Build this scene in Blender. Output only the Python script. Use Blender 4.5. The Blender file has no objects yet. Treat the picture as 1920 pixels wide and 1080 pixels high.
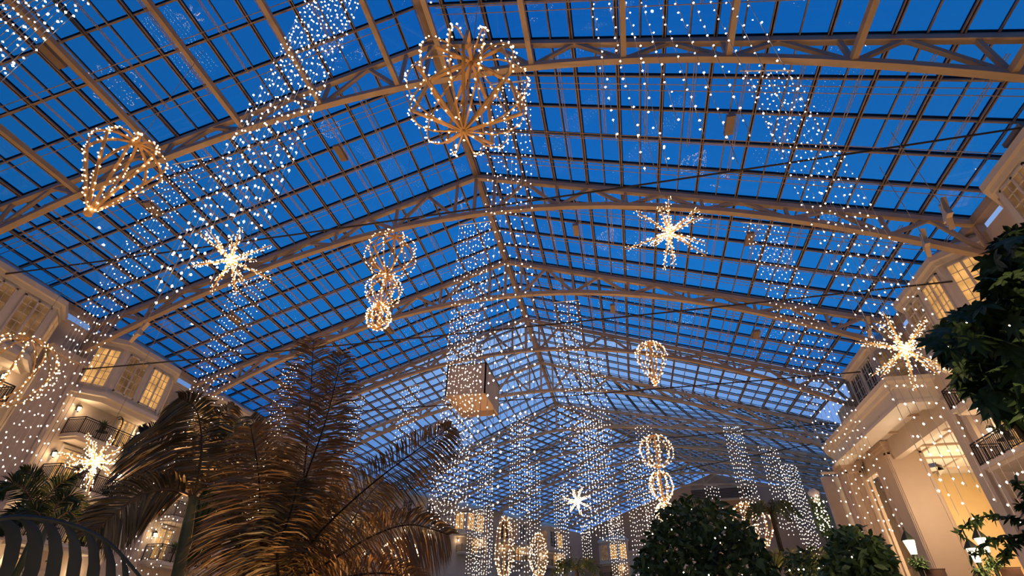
import bpy, bmesh, math, random
from mathutils import Vector, Matrix
random.seed(11)
S = bpy.context.scene
COL = S.collection
V = Vector
PI = math.pi

# ------------------------------------------------------------------ camera
FPX = 930.586                      # focal length in pixels of a 1920 wide frame
EYE = V((0.0, 0.0, 1.7))
R = Matrix(((0.97915459, -0.10862885, -0.17162771),
            (0.20272697, 0.57496096, 0.79266744),
            (0.01257267, -0.81093753, 0.58499766)))
cam_d = bpy.data.cameras.new('camera')
cam = bpy.data.objects.new('camera', cam_d)
COL.objects.link(cam)
cam_d.sensor_width = 36.0
cam_d.lens = FPX / 1920 * 36
cam_d.clip_start = 0.1
cam_d.clip_end = 600
M3 = Matrix((R.col[0], -R.col[1], -R.col[2])).transposed()
cam.matrix_world = Matrix.Translation(EYE) @ M3.to_4x4()
S.camera = cam


def ray(px, py):
    return (R @ V((px - 960, py - 540, FPX))).normalized()


def at(px, py, dist):              # a point the given distance away along the line of sight
    return EYE + ray(px, py) * dist


def atZ(px, py, z):                # ... at a given height above eye level
    d = ray(px, py)
    return EYE + d * (z / d.z)


def atY(px, py, y):
    d = ray(px, py)
    return EYE + d * (y / d.y)


# ------------------------------------------------------------------ helpers
class MB:
    def __init__(self):
        self.v, self.f, self.m = [], [], []

    def add(self, vs, fs, mi=0):
        o = len(self.v)
        self.v.extend([tuple(p) for p in vs])
        self.f.extend([tuple(i + o for i in f) for f in fs])
        self.m.extend([mi] * len(fs))

    def box(self, c, d, mi=0, rot=None):
        x, y, z = d[0] / 2, d[1] / 2, d[2] / 2
        vs = [V((sx * x, sy * y, sz * z)) for sx in (-1, 1) for sy in (-1, 1) for sz in (-1, 1)]
        if rot is not None:
            vs = [rot @ p for p in vs]
        c = V(c)
        self.add([c + p for p in vs], [(0, 1, 3, 2), (4, 6, 7, 5), (0, 4, 5, 1), (2, 3, 7, 6), (0, 2, 6, 4), (1, 5, 7, 3)], mi)

    def beam(self, a, b, w, h, mi=0, up=(0, 0, 1)):
        a, b = V(a), V(b)
        t = (b - a)
        if t.length < 1e-6:
            return
        t.normalize()
        s = t.cross(V(up))
        if s.length < 1e-4:
            s = t.cross(V((0, 1, 0)))
        s.normalize()
        n = s.cross(t)
        vs = []
        for p in (a, b):
            for i, j in ((-1, -1), (1, -1), (1, 1), (-1, 1)):
                vs.append(p + s * (i * w / 2) + n * (j * h / 2))
        self.add(vs, [(0, 1, 2, 3), (7, 6, 5, 4), (0, 4, 5, 1), (1, 5, 6, 2), (2, 6, 7, 3), (3, 7, 4, 0)], mi)

    def tube(self, pts, r, n=6, mi=0, caps=True):
        pts = [V(p) for p in pts]
        rs = r if isinstance(r, (list, tuple)) else [r] * len(pts)
        o = len(self.v)
        ref = None
        for i, p in enumerate(pts):
            t = (pts[min(i + 1, len(pts) - 1)] - pts[max(i - 1, 0)])
            t.normalize()
            if ref is None:
                ref = t.cross(V((0, 0, 1)))
                if ref.length < 1e-3:
                    ref = t.cross(V((0, 1, 0)))
            s = (ref - t * ref.dot(t))
            if s.length < 1e-5:
                s = t.orthogonal()
            s.normalize()
            ref = s
            q = t.cross(s)
            for k in range(n):
                a = 2 * PI * k / n
                self.v.append(tuple(p + (s * math.cos(a) + q * math.sin(a)) * rs[i]))
        for i in range(len(pts) - 1):
            for k in range(n):
                k2 = (k + 1) % n
                self.f.append((o + i * n + k, o + i * n + k2, o + (i + 1) * n + k2, o + (i + 1) * n + k))
                self.m.append(mi)
        if caps:
            self.f.append(tuple(o + k for k in reversed(range(n))))
            self.f.append(tuple(o + (len(pts) - 1) * n + k for k in range(n)))
            self.m += [mi, mi]

    def octa(self, c, r, mi=0, s=1.0):
        c = V(c)
        vs = [c + V(d) * r for d in ((1, 0, 0), (-1, 0, 0), (0, 1, 0), (0, -1, 0), (0, 0, s), (0, 0, -s))]
        self.add(vs, [(0, 2, 4), (2, 1, 4), (1, 3, 4), (3, 0, 4), (2, 0, 5), (1, 2, 5), (3, 1, 5), (0, 3, 5)], mi)

    def lathe(self, prof, c=(0, 0, 0), n=12, mi=0):
        c = V(c)
        o = len(self.v)
        for r, z in prof:
            for k in range(n):
                a = 2 * PI * k / n
                self.v.append(tuple(c + V((r * math.cos(a), r * math.sin(a), z))))
        for i in range(len(prof) - 1):
            for k in range(n):
                k2 = (k + 1) % n
                self.f.append((o + i * n + k, o + i * n + k2, o + (i + 1) * n + k2, o + (i + 1) * n + k))
                self.m.append(mi)
        self.f.append(tuple(o + k for k in reversed(range(n))))
        self.f.append(tuple(o + (len(prof) - 1) * n + k for k in range(n)))
        self.m += [mi, mi]

    def prism(self, poly, z0, z1, mi=0):
        n = len(poly)
        vs = [(p[0], p[1], z0) for p in poly] + [(p[0], p[1], z1) for p in poly]
        fs = [tuple(reversed(range(n))), tuple(range(n, 2 * n))]
        fs += [(i, (i + 1) % n, n + (i + 1) % n, n + i) for i in range(n)]
        self.add(vs, fs, mi)

    def build(self, name, mats, parent=None, smooth=False):
        me = bpy.data.meshes.new(name)
        me.from_pydata(self.v, [], self.f)
        if not isinstance(mats, (list, tuple)):
            mats = [mats]
        for m in mats:
            me.materials.append(m)
        me.polygons.foreach_set('material_index', self.m)
        if smooth:
            me.polygons.foreach_set('use_smooth', [True] * len(self.f))
        me.update()
        o = bpy.data.objects.new(name, me)
        COL.objects.link(o)
        if parent is not None:
            o.parent = parent
        return o


def tag(o, label=None, cat=None, group=None, kind=None):
    if label:
        o['label'] = label
    if cat:
        o['category'] = cat
    if group:
        o['group'] = group
    if kind:
        o['kind'] = kind
    return o


def empty(name, loc=(0, 0, 0), rz=0.0):
    o = bpy.data.objects.new(name, None)
    o.empty_display_size = 0.2
    COL.objects.link(o)
    o.location = loc
    o.rotation_euler = (0, 0, rz)
    return o


KIDS = {}


def copy_tree(o, parent=None):
    c = o.copy()
    COL.objects.link(c)
    if parent is not None:
        c.parent = parent
    for ch in list(o.children):
        copy_tree(ch, c)
    return c


# ------------------------------------------------------------------ materials
def principled(name, col, rough=0.6, metal=0.0, noise=0.0, nscale=4.0, spec=0.4, bump=0.0):
    m = bpy.data.materials.new(name)
    m.use_nodes = True
    nt = m.node_tree
    b = nt.nodes['Principled BSDF']
    b.inputs['Base Color'].default_value = (*col, 1)
    b.inputs['Roughness'].default_value = rough
    b.inputs['Metallic'].default_value = metal
    b.inputs['Specular IOR Level'].default_value = spec
    if noise > 0:
        tc = nt.nodes.new('ShaderNodeTexCoord')
        n = nt.nodes.new('ShaderNodeTexNoise')
        n.inputs['Scale'].default_value = nscale
        n.inputs['Detail'].default_value = 4
        r = nt.nodes.new('ShaderNodeValToRGB')
        r.color_ramp.elements[0].position = 0.3
        r.color_ramp.elements[1].position = 0.7
        r.color_ramp.elements[0].color = (*[c * (1 - noise) for c in col], 1)
        r.color_ramp.elements[1].color = (*[min(1, c * (1 + noise)) for c in col], 1)
        nt.links.new(tc.outputs['Object'], n.inputs['Vector'])
        nt.links.new(n.outputs['Fac'], r.inputs['Fac'])
        nt.links.new(r.outputs['Color'], b.inputs['Base Color'])
        if bump > 0:
            bp = nt.nodes.new('ShaderNodeBump')
            bp.inputs['Strength'].default_value = bump
            bp.inputs['Distance'].default_value = 0.02
            nt.links.new(n.outputs['Fac'], bp.inputs['Height'])
            nt.links.new(bp.outputs['Normal'], b.inputs['Normal'])
    return m


def emissive(name, col, strength, noise=0.0, nscale=1.0, sample=False):
    m = bpy.data.materials.new(name)
    m.use_nodes = True
    nt = m.node_tree
    nt.nodes.clear()
    out = nt.nodes.new('ShaderNodeOutputMaterial')
    e = nt.nodes.new('ShaderNodeEmission')
    e.inputs['Color'].default_value = (*col, 1)
    e.inputs['Strength'].default_value = strength
    if noise:
        tc = nt.nodes.new('ShaderNodeTexCoord')
        n = nt.nodes.new('ShaderNodeTexNoise')
        n.inputs['Scale'].default_value = nscale
        mr = nt.nodes.new('ShaderNodeMapRange')
        mr.inputs['From Min'].default_value = 0.3
        mr.inputs['From Max'].default_value = 0.7
        mr.inputs['To Min'].default_value = strength * (1 - noise)
        mr.inputs['To Max'].default_value = strength * (1 + noise)
        nt.links.new(tc.outputs['Object'], n.inputs['Vector'])
        nt.links.new(n.outputs['Fac'], mr.inputs['Value'])
        nt.links.new(mr.outputs['Result'], e.inputs['Strength'])
    nt.links.new(e.outputs[0], out.inputs['Surface'])
    try:
        m.cycles.emission_sampling = 'AUTO' if sample else 'NONE'
    except Exception:
        pass
    return m


def glass(name, tint, refl=1.0, ior=1.5):
    m = bpy.data.materials.new(name)
    m.use_nodes = True
    nt = m.node_tree
    nt.nodes.clear()
    out = nt.nodes.new('ShaderNodeOutputMaterial')
    mix = nt.nodes.new('ShaderNodeMixShader')
    tr = nt.nodes.new('ShaderNodeBsdfTransparent')
    tr.inputs['Color'].default_value = (*tint, 1)
    gl = nt.nodes.new('ShaderNodeBsdfGlossy')
    gl.inputs['Roughness'].default_value = 0.0
    gl.inputs['Color'].default_value = (refl, refl, refl, 1)
    fr = nt.nodes.new('ShaderNodeFresnel')
    fr.inputs['IOR'].default_value = ior
    nt.links.new(fr.outputs[0], mix.inputs['Fac'])
    nt.links.new(tr.outputs[0], mix.inputs[1])
    nt.links.new(gl.outputs[0], mix.inputs[2])
    nt.links.new(mix.outputs[0], out.inputs['Surface'])
    return m


M = {}
M['steel'] = principled('cream painted steel', (0.46, 0.35, 0.23), 0.5, noise=0.10, nscale=0.8)
M['bar'] = principled('tan painted aluminium', (0.30, 0.225, 0.15), 0.5, noise=0.10, nscale=0.7)
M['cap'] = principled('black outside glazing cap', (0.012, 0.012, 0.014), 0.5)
M['wire'] = principled('thin tan wire', (0.45, 0.33, 0.22), 0.5)
M['cable'] = principled('dark cable', (0.03, 0.025, 0.02), 0.6)
M['rail_bar'] = principled('white curtain rail', (0.75, 0.68, 0.6), 0.5)
M['strand'] = principled('pale strand wire', (0.5, 0.45, 0.42), 0.6)
M['bulb'] = emissive('warm white bulb', (1.0, 0.80, 0.62), 14.0)
M['bulb_gold'] = emissive('golden bulb', (1.0, 0.66, 0.34), 13.0)
M['star_glow'] = emissive('star core glow', (1.0, 0.72, 0.42), 9.0)
M['gold'] = principled('gold painted wood', (0.62, 0.36, 0.13), 0.55, noise=0.2, nscale=3)
M['stucco'] = principled('cream stucco', (0.66, 0.56, 0.46), 0.85, noise=0.05, nscale=1.2, bump=0.15)
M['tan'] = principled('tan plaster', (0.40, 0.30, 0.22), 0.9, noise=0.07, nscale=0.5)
M['white'] = principled('white painted trim', (0.74, 0.68, 0.60), 0.6, noise=0.04, nscale=2)
M['yellow'] = principled('golden yellow plaster', (0.74, 0.53, 0.26), 0.85, noise=0.05, nscale=0.6)
M['peach'] = principled('peach plaster', (0.64, 0.50, 0.38), 0.85, noise=0.04, nscale=0.8)
M['iron'] = principled('black wrought iron', (0.012, 0.010, 0.009), 0.5)
M['dark'] = principled('dark window glass', (0.05, 0.04, 0.03), 0.15, spec=0.6)
M['lit'] = emissive('lit curtained window', (1.0, 0.50, 0.15), 0.75, 0.35, 1.6)
M['dim'] = emissive('dim curtained window', (1.0, 0.50, 0.20), 0.16, 0.5, 1.3)
M['lamp'] = emissive('lantern glass', (1.0, 0.80, 0.52), 5.0)
M['verdigris'] = principled('dark bronze', (0.03, 0.035, 0.025), 0.5, metal=0.6)
M['box'] = principled('beige panel', (0.56, 0.45, 0.34), 0.7, noise=0.04, nscale=2)
M['floor'] = principled('brown paving', (0.16, 0.12, 0.09), 0.8, noise=0.2, nscale=1.5)
M['frond_brown'] = principled('bronze palm leaflet', (0.42, 0.23, 0.09), 0.42, noise=0.45, nscale=1.2)
M['frond_olive'] = principled('olive palm leaflet', (0.22, 0.155, 0.065), 0.42, noise=0.45, nscale=1.2)
M['frond_green'] = principled('green palm leaflet', (0.05, 0.075, 0.018), 0.5, noise=0.4, nscale=1.5)
M['frond_dark'] = principled('grey green leaf', (0.085, 0.085, 0.062), 0.55, noise=0.25, nscale=6)
M['midrib'] = principled('palm midrib', (0.17, 0.10, 0.045), 0.5, noise=0.2, nscale=5)
M['midrib_dark'] = principled('dark palm midrib', (0.04, 0.024, 0.012), 0.5)
M['stem'] = principled('green palm stem', (0.20, 0.19, 0.06), 0.5, noise=0.3, nscale=2)
M['leaf'] = principled('dark green leaf', (0.045, 0.085, 0.020), 0.65, noise=0.5, nscale=1.0)
M['leaf_mid'] = principled('mid green leaf', (0.060, 0.11, 0.025), 0.5, noise=0.5, nscale=1.0)
M['bark'] = principled('brown bark', (0.05, 0.035, 0.02), 0.8, noise=0.3, nscale=3)
M['banner_dark'] = principled('brown banner cloth', (0.07, 0.035, 0.025), 0.8, noise=0.5, nscale=3)
M['banner_pale'] = principled('pale banner cloth', (0.45, 0.40, 0.38), 0.8)
M['banner_red'] = principled('red banner cloth', (0.25, 0.04, 0.04), 0.8)
M['louver'] = principled('dark louvre', (0.05, 0.045, 0.045), 0.7)
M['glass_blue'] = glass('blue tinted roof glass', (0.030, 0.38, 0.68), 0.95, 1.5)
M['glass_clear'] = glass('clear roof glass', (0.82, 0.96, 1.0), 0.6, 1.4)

# ------------------------------------------------------------------ world and lights
w = bpy.data.worlds.new('dusk')
S.world = w
w.use_nodes = True
nt = w.node_tree
bg = nt.nodes['Background']
tc = nt.nodes.new('ShaderNodeTexCoord')
sx = nt.nodes.new('ShaderNodeSeparateXYZ')
rp = nt.nodes.new('ShaderNodeValToRGB')
nz = nt.nodes.new('ShaderNodeTexNoise')
nz.inputs['Scale'].default_value = 2.2
nz.inputs['Detail'].default_value = 3
ad = nt.nodes.new('ShaderNodeMath')
ad.operation = 'MULTIPLY_ADD'
ad.inputs[1].default_value = 0.18
cr = rp.color_ramp
cr.elements[0].position = 0.06
cr.elements[0].color = (0.030, 0.13, 0.50, 1)
cr.elements[1].position = 1.0
cr.elements[1].color = (0.10, 0.24, 0.56, 1)
e = cr.elements.new(0.36)
e.color = (0.13, 0.29, 0.70, 1)
e = cr.elements.new(0.60)
e.color = (0.27, 0.43, 0.80, 1)
nt.links.new(tc.outputs['Generated'], sx.inputs[0])
nt.links.new(tc.outputs['Generated'], nz.inputs['Vector'])
nt.links.new(nz.outputs['Fac'], ad.inputs[0])
nt.links.new(sx.outputs['Z'], ad.inputs[2])
nt.links.new(ad.outputs[0], rp.inputs['Fac'])
nt.links.new(rp.outputs['Color'], bg.inputs['Color'])
ma = nt.nodes.new('ShaderNodeMath')
ma.operation = 'MULTIPLY'
nt.links.new(sx.outputs['X'], ma.inputs[0])
nt.links.new(sx.outputs['X'], ma.inputs[1])
mm = nt.nodes.new('ShaderNodeMath')
mm.operation = 'MULTIPLY_ADD'
mm.inputs[1].default_value = -0.75
mm.inputs[2].default_value = 1.16
nt.links.new(ma.outputs[0], mm.inputs[0])
nt.links.new(mm.outputs[0], bg.inputs['Strength'])


def spot(loc, target, power, col=(1, 0.56, 0.25), angle=110, size=0.12):
    l = bpy.data.lights.new('uplight', 'SPOT')
    l.energy = power
    l.color = col
    l.spot_size = math.radians(angle)
    l.spot_blend = 0.6
    l.shadow_soft_size = size
    o = bpy.data.objects.new('uplight', l)
    COL.objects.link(o)
    o.location = loc
    o.rotation_euler = (V(target) - V(loc)).to_track_quat('-Z', 'Y').to_euler()
    return o


def point(loc, power, col=(1, 0.62, 0.32), size=0.1):
    l = bpy.data.lights.new('point_light', 'POINT')
    l.energy = power
    l.color = col
    l.shadow_soft_size = size
    o = bpy.data.objects.new('point_light', l)
    COL.objects.link(o)
    o.location = loc
    return o


# ------------------------------------------------------------------ roof geometry
E0 = 1.7                                # eye height
ZR, ZE = 27.225 + E0, 18.0 + E0         # ridge and eave
XM, XL, XR = -7.623, -34.29, 19.044
HW = 26.667
A = math.radians(31.5)
U = V((math.sin(A), math.cos(A), 0))    # axis of the far wing
NW = V((math.cos(A), -math.sin(A), 0))
TY = [-16.0, -6.3, 3.4, 13.1, 22.8, 32.5, 42.0, 51.7]
FR = []                                  # (left eave, ridge, right eave)
for y in TY:
    d = max(0, (y - 32) / 20) * 0.45
    FR.append((V((XL, y, ZE + d)), V((XM, y, ZR + d * 0.3)), V((XR, y, ZE + d))))
YT = 65.0
Lm = V((XL, YT + HW * math.tan(A / 2), ZE + 1.2))
Cm = V((XM, YT, ZR + 0.3))
Rm = V((31.0, 60.0, ZE + 0.2))
FR.append((Lm, Cm, Rm))
for k in range(1, 6):
    s = U * (9.7 * k)
    FR.append((Lm + s + V((0, 0, 0.10 * k)), Cm + s + V((0, 0, 0.14 * k)), Rm + s + U * 4))
NMAIN = 6                                # frames 0..6 carry blue glass, from 6 on clear glass


def lerp(a, b, t):
    return a + (b - a) * t


ceil_blue = tag(empty('ceiling', (0, 0, ZE)), 'gabled glass roof of blue tinted panes over the near hall', 'ceiling', None, 'structure')
ceil_clear = tag(empty('ceiling', (0, 0, ZE)), 'pale blue clear glass roof over the far end of the hall', 'ceiling', None, 'structure')
gb = {0: MB(), 1: MB()}
bars = {0: MB(), 1: MB()}
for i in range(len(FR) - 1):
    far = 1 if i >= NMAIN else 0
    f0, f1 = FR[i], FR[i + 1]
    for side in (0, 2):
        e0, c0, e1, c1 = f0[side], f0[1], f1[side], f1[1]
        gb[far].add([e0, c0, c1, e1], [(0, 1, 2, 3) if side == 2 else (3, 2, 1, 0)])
        n = (c0 - e0).cross(e1 - e0).normalized()
        if n.z < 0:
            n = -n
        # long bars: heavy ones at the truss nodes, light ones between
        for j in range(0, 26):
            t = j / 25.26
            if t > 1:
                continue
            heavy = j % 2 == 0
            p0, p1 = lerp(e0, c0, t) - n * 0.07, lerp(e1, c1, t) - n * 0.07
            if heavy:
                for o in (-0.055, 0.055):
                    q = (c0 - e0).normalized() * o
                    bars[far].beam(p0 + q - n * 0.05, p1 + q - n * 0.05, 0.05, 0.12, 0, n)
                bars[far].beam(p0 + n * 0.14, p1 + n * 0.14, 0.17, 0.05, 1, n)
            else:
                bars[far].beam(p0, p1, 0.06, 0.09, 0, n)
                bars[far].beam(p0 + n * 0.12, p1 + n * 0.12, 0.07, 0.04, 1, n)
        nb = 5 if not far else 6
        for k in range(nb):
            t = k / nb
            a, b = lerp(e0, e1, t) - n * 0.06, lerp(c0, c1, t) - n * 0.06
            bars[far].beam(a, b, 0.08, 0.10, 0, n)
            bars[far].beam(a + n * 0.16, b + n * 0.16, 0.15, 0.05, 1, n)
    bars[far].beam(f0[1] + V((0, 0, -0.15)), f1[1] + V((0, 0, -0.15)), 0.32, 0.3)
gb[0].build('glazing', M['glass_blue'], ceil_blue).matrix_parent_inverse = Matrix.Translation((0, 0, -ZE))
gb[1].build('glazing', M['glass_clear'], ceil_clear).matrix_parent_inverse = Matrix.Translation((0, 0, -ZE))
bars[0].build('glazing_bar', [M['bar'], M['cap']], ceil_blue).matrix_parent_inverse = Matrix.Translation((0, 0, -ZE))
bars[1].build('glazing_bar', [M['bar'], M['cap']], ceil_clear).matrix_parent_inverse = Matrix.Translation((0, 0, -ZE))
# pairs of shade cables, long double tracks and motor boxes under the blue glass
SL = (ZR - ZE) / HW
for i in range(2, 6):
    y0, y1 = TY[i], TY[i + 1]
    for sgn in (-1, 1):
        mb = MB()
        for fr in (0.22, 0.255, 0.55, 0.585, 0.79, 0.825):
            y = lerp(y0, y1, fr)
            a = V((XM + sgn * 1.0, y, ZR - SL * 1.0 - 0.55))
            b = V((XM + sgn * HW, y, ZE - 0.3))
            mb.tube([a, b], 0.022, 5)
        mb.build('shade_cable', M['wire'], ceil_blue).matrix_parent_inverse = Matrix.Translation((0, 0, -ZE))
        for j in range(2, 13, 1):
            d = 2.134 * j + 0.35
            if d > HW:
                continue
            y_a, y_b = y0 + 0.6, y0 + 9.7 * random.choice((0.55, 0.82, 0.6, 0.8))
            z = ZR - SL * d - 0.42
            x = XM + sgn * d
            tr = MB()
            tr.tube([(x, y_a, z), (x, y_b, z), (x, y_b + 0.06, z)], 0.022, 5)
            tr.tube([(x + 0.11, y_a, z - 0.02), (x + 0.11, y_b, z - 0.02)], 0.022, 5)
            tr.build('shade_track', M['wire'], ceil_blue).matrix_parent_inverse = Matrix.Translation((0, 0, -ZE))
            if (j * 7 + i * 3 + (sgn > 0) * 2) % 5 == 0:
                bx = MB()
                bx.box((x - 0.3, (y_a + y_b) / 2, z), (0.42, 1.15, 0.22))
                bx.build('motor_box', M['bar'], ceil_blue).matrix_parent_inverse = Matrix.Translation((0, 0, -ZE))

# ------------------------------------------------------------------ trusses
ND = [26.55, 24.8, 22.68, 20.55, 18.4, 16.28, 14.15, 12.0, 9.88, 7.74, 5.6, 3.47, 1.34]   # distance of top nodes from the ridge


def truss(fr, label, w=0.28, sag=7.9):
    L, C, Rr = fr
    t = empty('roof_truss', (C.x, C.y, L.z - 4))
    inv = Matrix.Translation((-C.x, -C.y, -(L.z - 4)))

    def P(mb, name):
        o = mb.build(name, M['steel'], t)
        o.matrix_parent_inverse = inv
        return o

    def top(side, q):
        e = L if side < 0 else Rr
        return lerp(C, e, q) - V((0, 0, 0.42))

    def bot(side, q):
        e = L if side < 0 else Rr
        p = lerp(C, e, q)
        zb = C.z - 4.0 - sag * q * q * ((C.z - e.z) / 9.225)
        return V((p.x, p.y, zb))
    mb = MB()
    for s in (-1, 1):
        mb.beam(top(s, 0), top(s, 0.995), w * 1.0, w * 1.05)
    P(mb, 'top_chord')
    mb = MB()
    N = 12
    for s in (-1, 1):
        pts = [bot(s, k / N * 0.985) for k in range(N + 1)]
        for a, b in zip(pts, pts[1:]):
            mb.beam(a, b, w * 1.1, w * 1.05)
    P(mb, 'bottom_chord')
    for s in (-1, 1):
        for j in range(len(ND)):
            q = ND[j] / HW
            if j % 2 == 0:
                br = MB()
                br.beam(top(s, q), bot(s, q), 0.17, 0.17, up=(0, 1, 0.01))
                P(br, 'brace')
                if j > 0:
                    br = MB()
                    br.beam(top(s, ND[j - 1] / HW), bot(s, q), 0.2, 0.17, up=(0, 1, 0.01))
                    P(br, 'brace')
                if j < len(ND) - 1:
                    br = MB()
                    br.beam(top(s, ND[j + 1] / HW), bot(s, q), 0.2, 0.17, up=(0, 1, 0.01))
                    P(br, 'brace')
    br = MB()
    br.beam(top(1, 0), bot(1, 0), 0.2, 0.2, up=(0, 1, 0.01))
    P(br, 'brace')
    tag(t, label, 'roof truss', 'steel trusses under the glass roof')
    return t, bot


T1, bot1 = truss(FR[3], 'cream steel truss behind the big lit globe, nearest truss seen whole', 0.27, 9.3)
truss(FR[4], 'cream steel truss passing behind the two upper starbursts, second from the viewer', 0.29)
truss(FR[5], 'cream steel truss crossing just under the three-ball ornament, third from the viewer', 0.29)
truss(FR[6], 'cream steel truss where deep blue glass meets the pale far roof', 0.28)
truss(FR[7], 'steel truss just past the beige hanging box, first under the pale glass', 0.28)
truss(FR[8], 'angled steel truss at the bend where the pale roof turns right', 0.28)
for k, lb in enumerate(('first steel truss of the far wing beyond the bend', 'second steel truss of the far wing beyond the bend',
                        'third steel truss of the far wing beyond the bend', 'fourth steel truss of the far wing, last before the end wall')):
    truss(FR[9 + k], lb, 0.27)
# struts running back from the nearest truss along the lower chord
order = []
for s in (-1, 1):
    for j in range(0, 13, 2):
        order.append((s * ND[j], s, ND[j] / HW))
order.sort()
nth = ['leftmost', 'second from the left', 'third from the left', 'fourth from the left', 'fifth from the left', 'sixth from the left', 'seventh from the left',
       'seventh from the right', 'sixth from the right', 'fifth from the right', 'fourth from the right', 'third from the right', 'second from the right', 'rightmost']
for i, (d, s, q) in enumerate(order):
    p = bot1(s, q)
    if i in (0, 13):
        continue
    mb = MB()
    L_ = 9.7
    mb.beam((0, 0, 0.1), (0, -L_, 0.1), 0.24, 0.26)
    o = mb.build('roof_strut', M['steel'])
    o.location = (p.x, p.y, p.z)
    tag(o, 'straight tan steel strut meeting the nearest truss, ' + nth[i] + ' along it', 'strut', 'struts running back from the nearest truss')
# eave pipes and posts
for nm, side, lb in (('trim_1', 0, 'tan eave beam along the top of the left wall'), ('trim_2', 2, 'tan eave beam along the top of the right wall')):
    mb = MB()
    last = 12 if side == 0 else 6
    for i in range(0, last + 1):
        if i < last:
            a, b = FR[i][side] - V((0, 0, 0.30)), FR[i + 1][side] - V((0, 0, 0.30))
            mb.beam(a, b, 0.5, 0.42)
        p = FR[i][side]
        mb.beam(p - V((0, 0, 0.2)), p - V((0, 0, 4.6)), 0.36, 0.36, up=(0, 1, 0))
    tag(mb.build(nm, M['steel']), lb, 'trim', None, 'structure')
# cables across the hall
for (a, ya), (b, yb), lb in (
        (((0, 515), 16.0), ((1913, 240), 16.2), 'long dark cable crossing above the upper starbursts'),
        (((150, 693), 23.2), ((1827, 523), 24.6), 'long dark cable crossing below the three-ball ornament'),
        (((440, 786), 38.0), ((1651, 694), 36.5), 'long dark cable crossing in front of the beige hanging box')):
    pa, pb = atY(*a, ya), atY(*b, yb)
    mb = MB()
    pts = []
    for k in range(17):
        t = k / 16
        p = lerp(pa, pb, t)
        p.z -= 0.35 * 4 * t * (1 - t) * 0.5
        pts.append(p - pa)
    mb.tube(pts, 0.045, 6)
    o = mb.build('guy_cable', M['cable'])
    o.location = pa
    tag(o, lb, 'cable', 'dark cables strung across the hall')
for (a, b, y, lb) in (((900, 850), (1567, 793), 46.5, 'thin dark cable passing above the white rails of the right far curtains'),
                      ((1144, 905), (1545, 828), 54.0, 'thin dark cable ending beside the curved cornice')):
    pa, pb = atY(*a, y), atY(*b, y + 1)
    pa = pb + (pa - pb) * ((XL + 0.05 - pb.x) / (pa.x - pb.x))
    mb = MB()
    mb.tube([V((0, 0, 0)), (pb - pa) / 2 - V((0, 0, 0.15)), pb - pa], 0.045, 6)
    o = mb.build('guy_cable', M['cable'])
    o.location = pa
    tag(o, lb, 'cable', 'dark cables strung across the hall')

# ------------------------------------------------------------------ floor and walls
mb = MB()
mb.box((0, 55, -0.1), (160, 180, 0.2))
tag(mb.build('floor', M['floor']), 'brown paved floor of the atrium', 'floor', None, 'structure')
WT = ZE - 1.0
mb = MB()
mb.box((XL - 0.25, (Lm.y - 16) / 2, WT / 2), (0.5, Lm.y + 16, WT))
tag(mb.build('wall_left', M['stucco']), 'cream stucco hotel wall on the left with balconies', 'wall', None, 'structure')
mb = MB()
mb.box((XR + 0.25, 8.0, WT / 2), (0.5, 48, WT))
mb.box((XR + 0.1, 31.65, 6.8), (0.75, 0.9, 13.6))
mb.box((XR - 0.12, 30.6, 6.8), (0.3, 0.5, 13.6))
tag(mb.build('wall_right', M['stucco']), 'cream stucco hotel wall on the right beside the portico', 'wall', None, 'structure')
mb = MB()
mb.box((XM, -16.2, ZE / 2), (2 * HW + 1, 0.4, ZE))
tag(mb.build('wall_back', M['stucco']), 'cream wall behind the viewer', 'wall', None, 'structure')
Le, Ce, Re = FR[-1]
# wing left wall
RW = Matrix.Rotation(-A, 3, 'Z')
mid = (Lm + Le) / 2
mb = MB()
rotw = Matrix((NW, U, V((0, 0, 1)))).transposed()
mb.box(V((mid.x, mid.y, (WT + 2.1) / 2)) - NW * 0.25, (0.5, (Le - Lm).length + 2, WT + 2.1), rot=rotw)
tag(mb.build('wall_far_left', M['stucco']), 'cream hotel wall of the far wing, left of its end wall', 'wall', None, 'structure')
# gable end wall
mb = MB()
dn = V((0, 0, 1))
bl, br_ = V((Le.x, Le.y, 0)), V((Re.x, Re.y, 0))
poly = [bl, br_, Re - dn * 0.2, Ce - dn * 0.2, Le - dn * 0.2]
th = U * 0.5
mb.add(poly + [p + th for p in poly], [(0, 1, 2, 3, 4), (9, 8, 7, 6, 5), (0, 5, 6, 1), (1, 6, 7, 2), (2, 7, 8, 3), (3, 8, 9, 4), (4, 9, 5, 0)])
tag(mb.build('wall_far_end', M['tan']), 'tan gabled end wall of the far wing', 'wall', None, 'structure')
# louvre under the gable
mb = MB()
gd = (Re - Le)
gd.z = 0
gd.normalize()
g0 = Ce - dn * 5.2 - U * 0.35
rotg = Matrix((gd, U, V((0, 0, 1)))).transposed()
mb.box(g0 + dn * 1.1 + gd * 1.0, (10.5, 0.3, 1.9), 1, rotg)
for k in range(7):
    mb.box(g0 + dn * (0.3 + k * 0.28) + gd * 1.0 - U * 0.18, (10.4, 0.12, 0.07), 0, rotg)
mb.beam(g0 - gd * 4.6 + dn * 0.0, g0 + gd * 7 + dn * 0.0, 0.4, 0.35, 2)
mb.beam(g0 - gd * 4.6 + dn * 2.2, g0 + gd * 7 + dn * 2.2, 0.3, 0.3, 2)
tag(mb.build('vent_louvre', [M['bar'], M['louver'], M['steel']]), 'dark slatted vent high under the far gable', 'vent')
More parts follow.
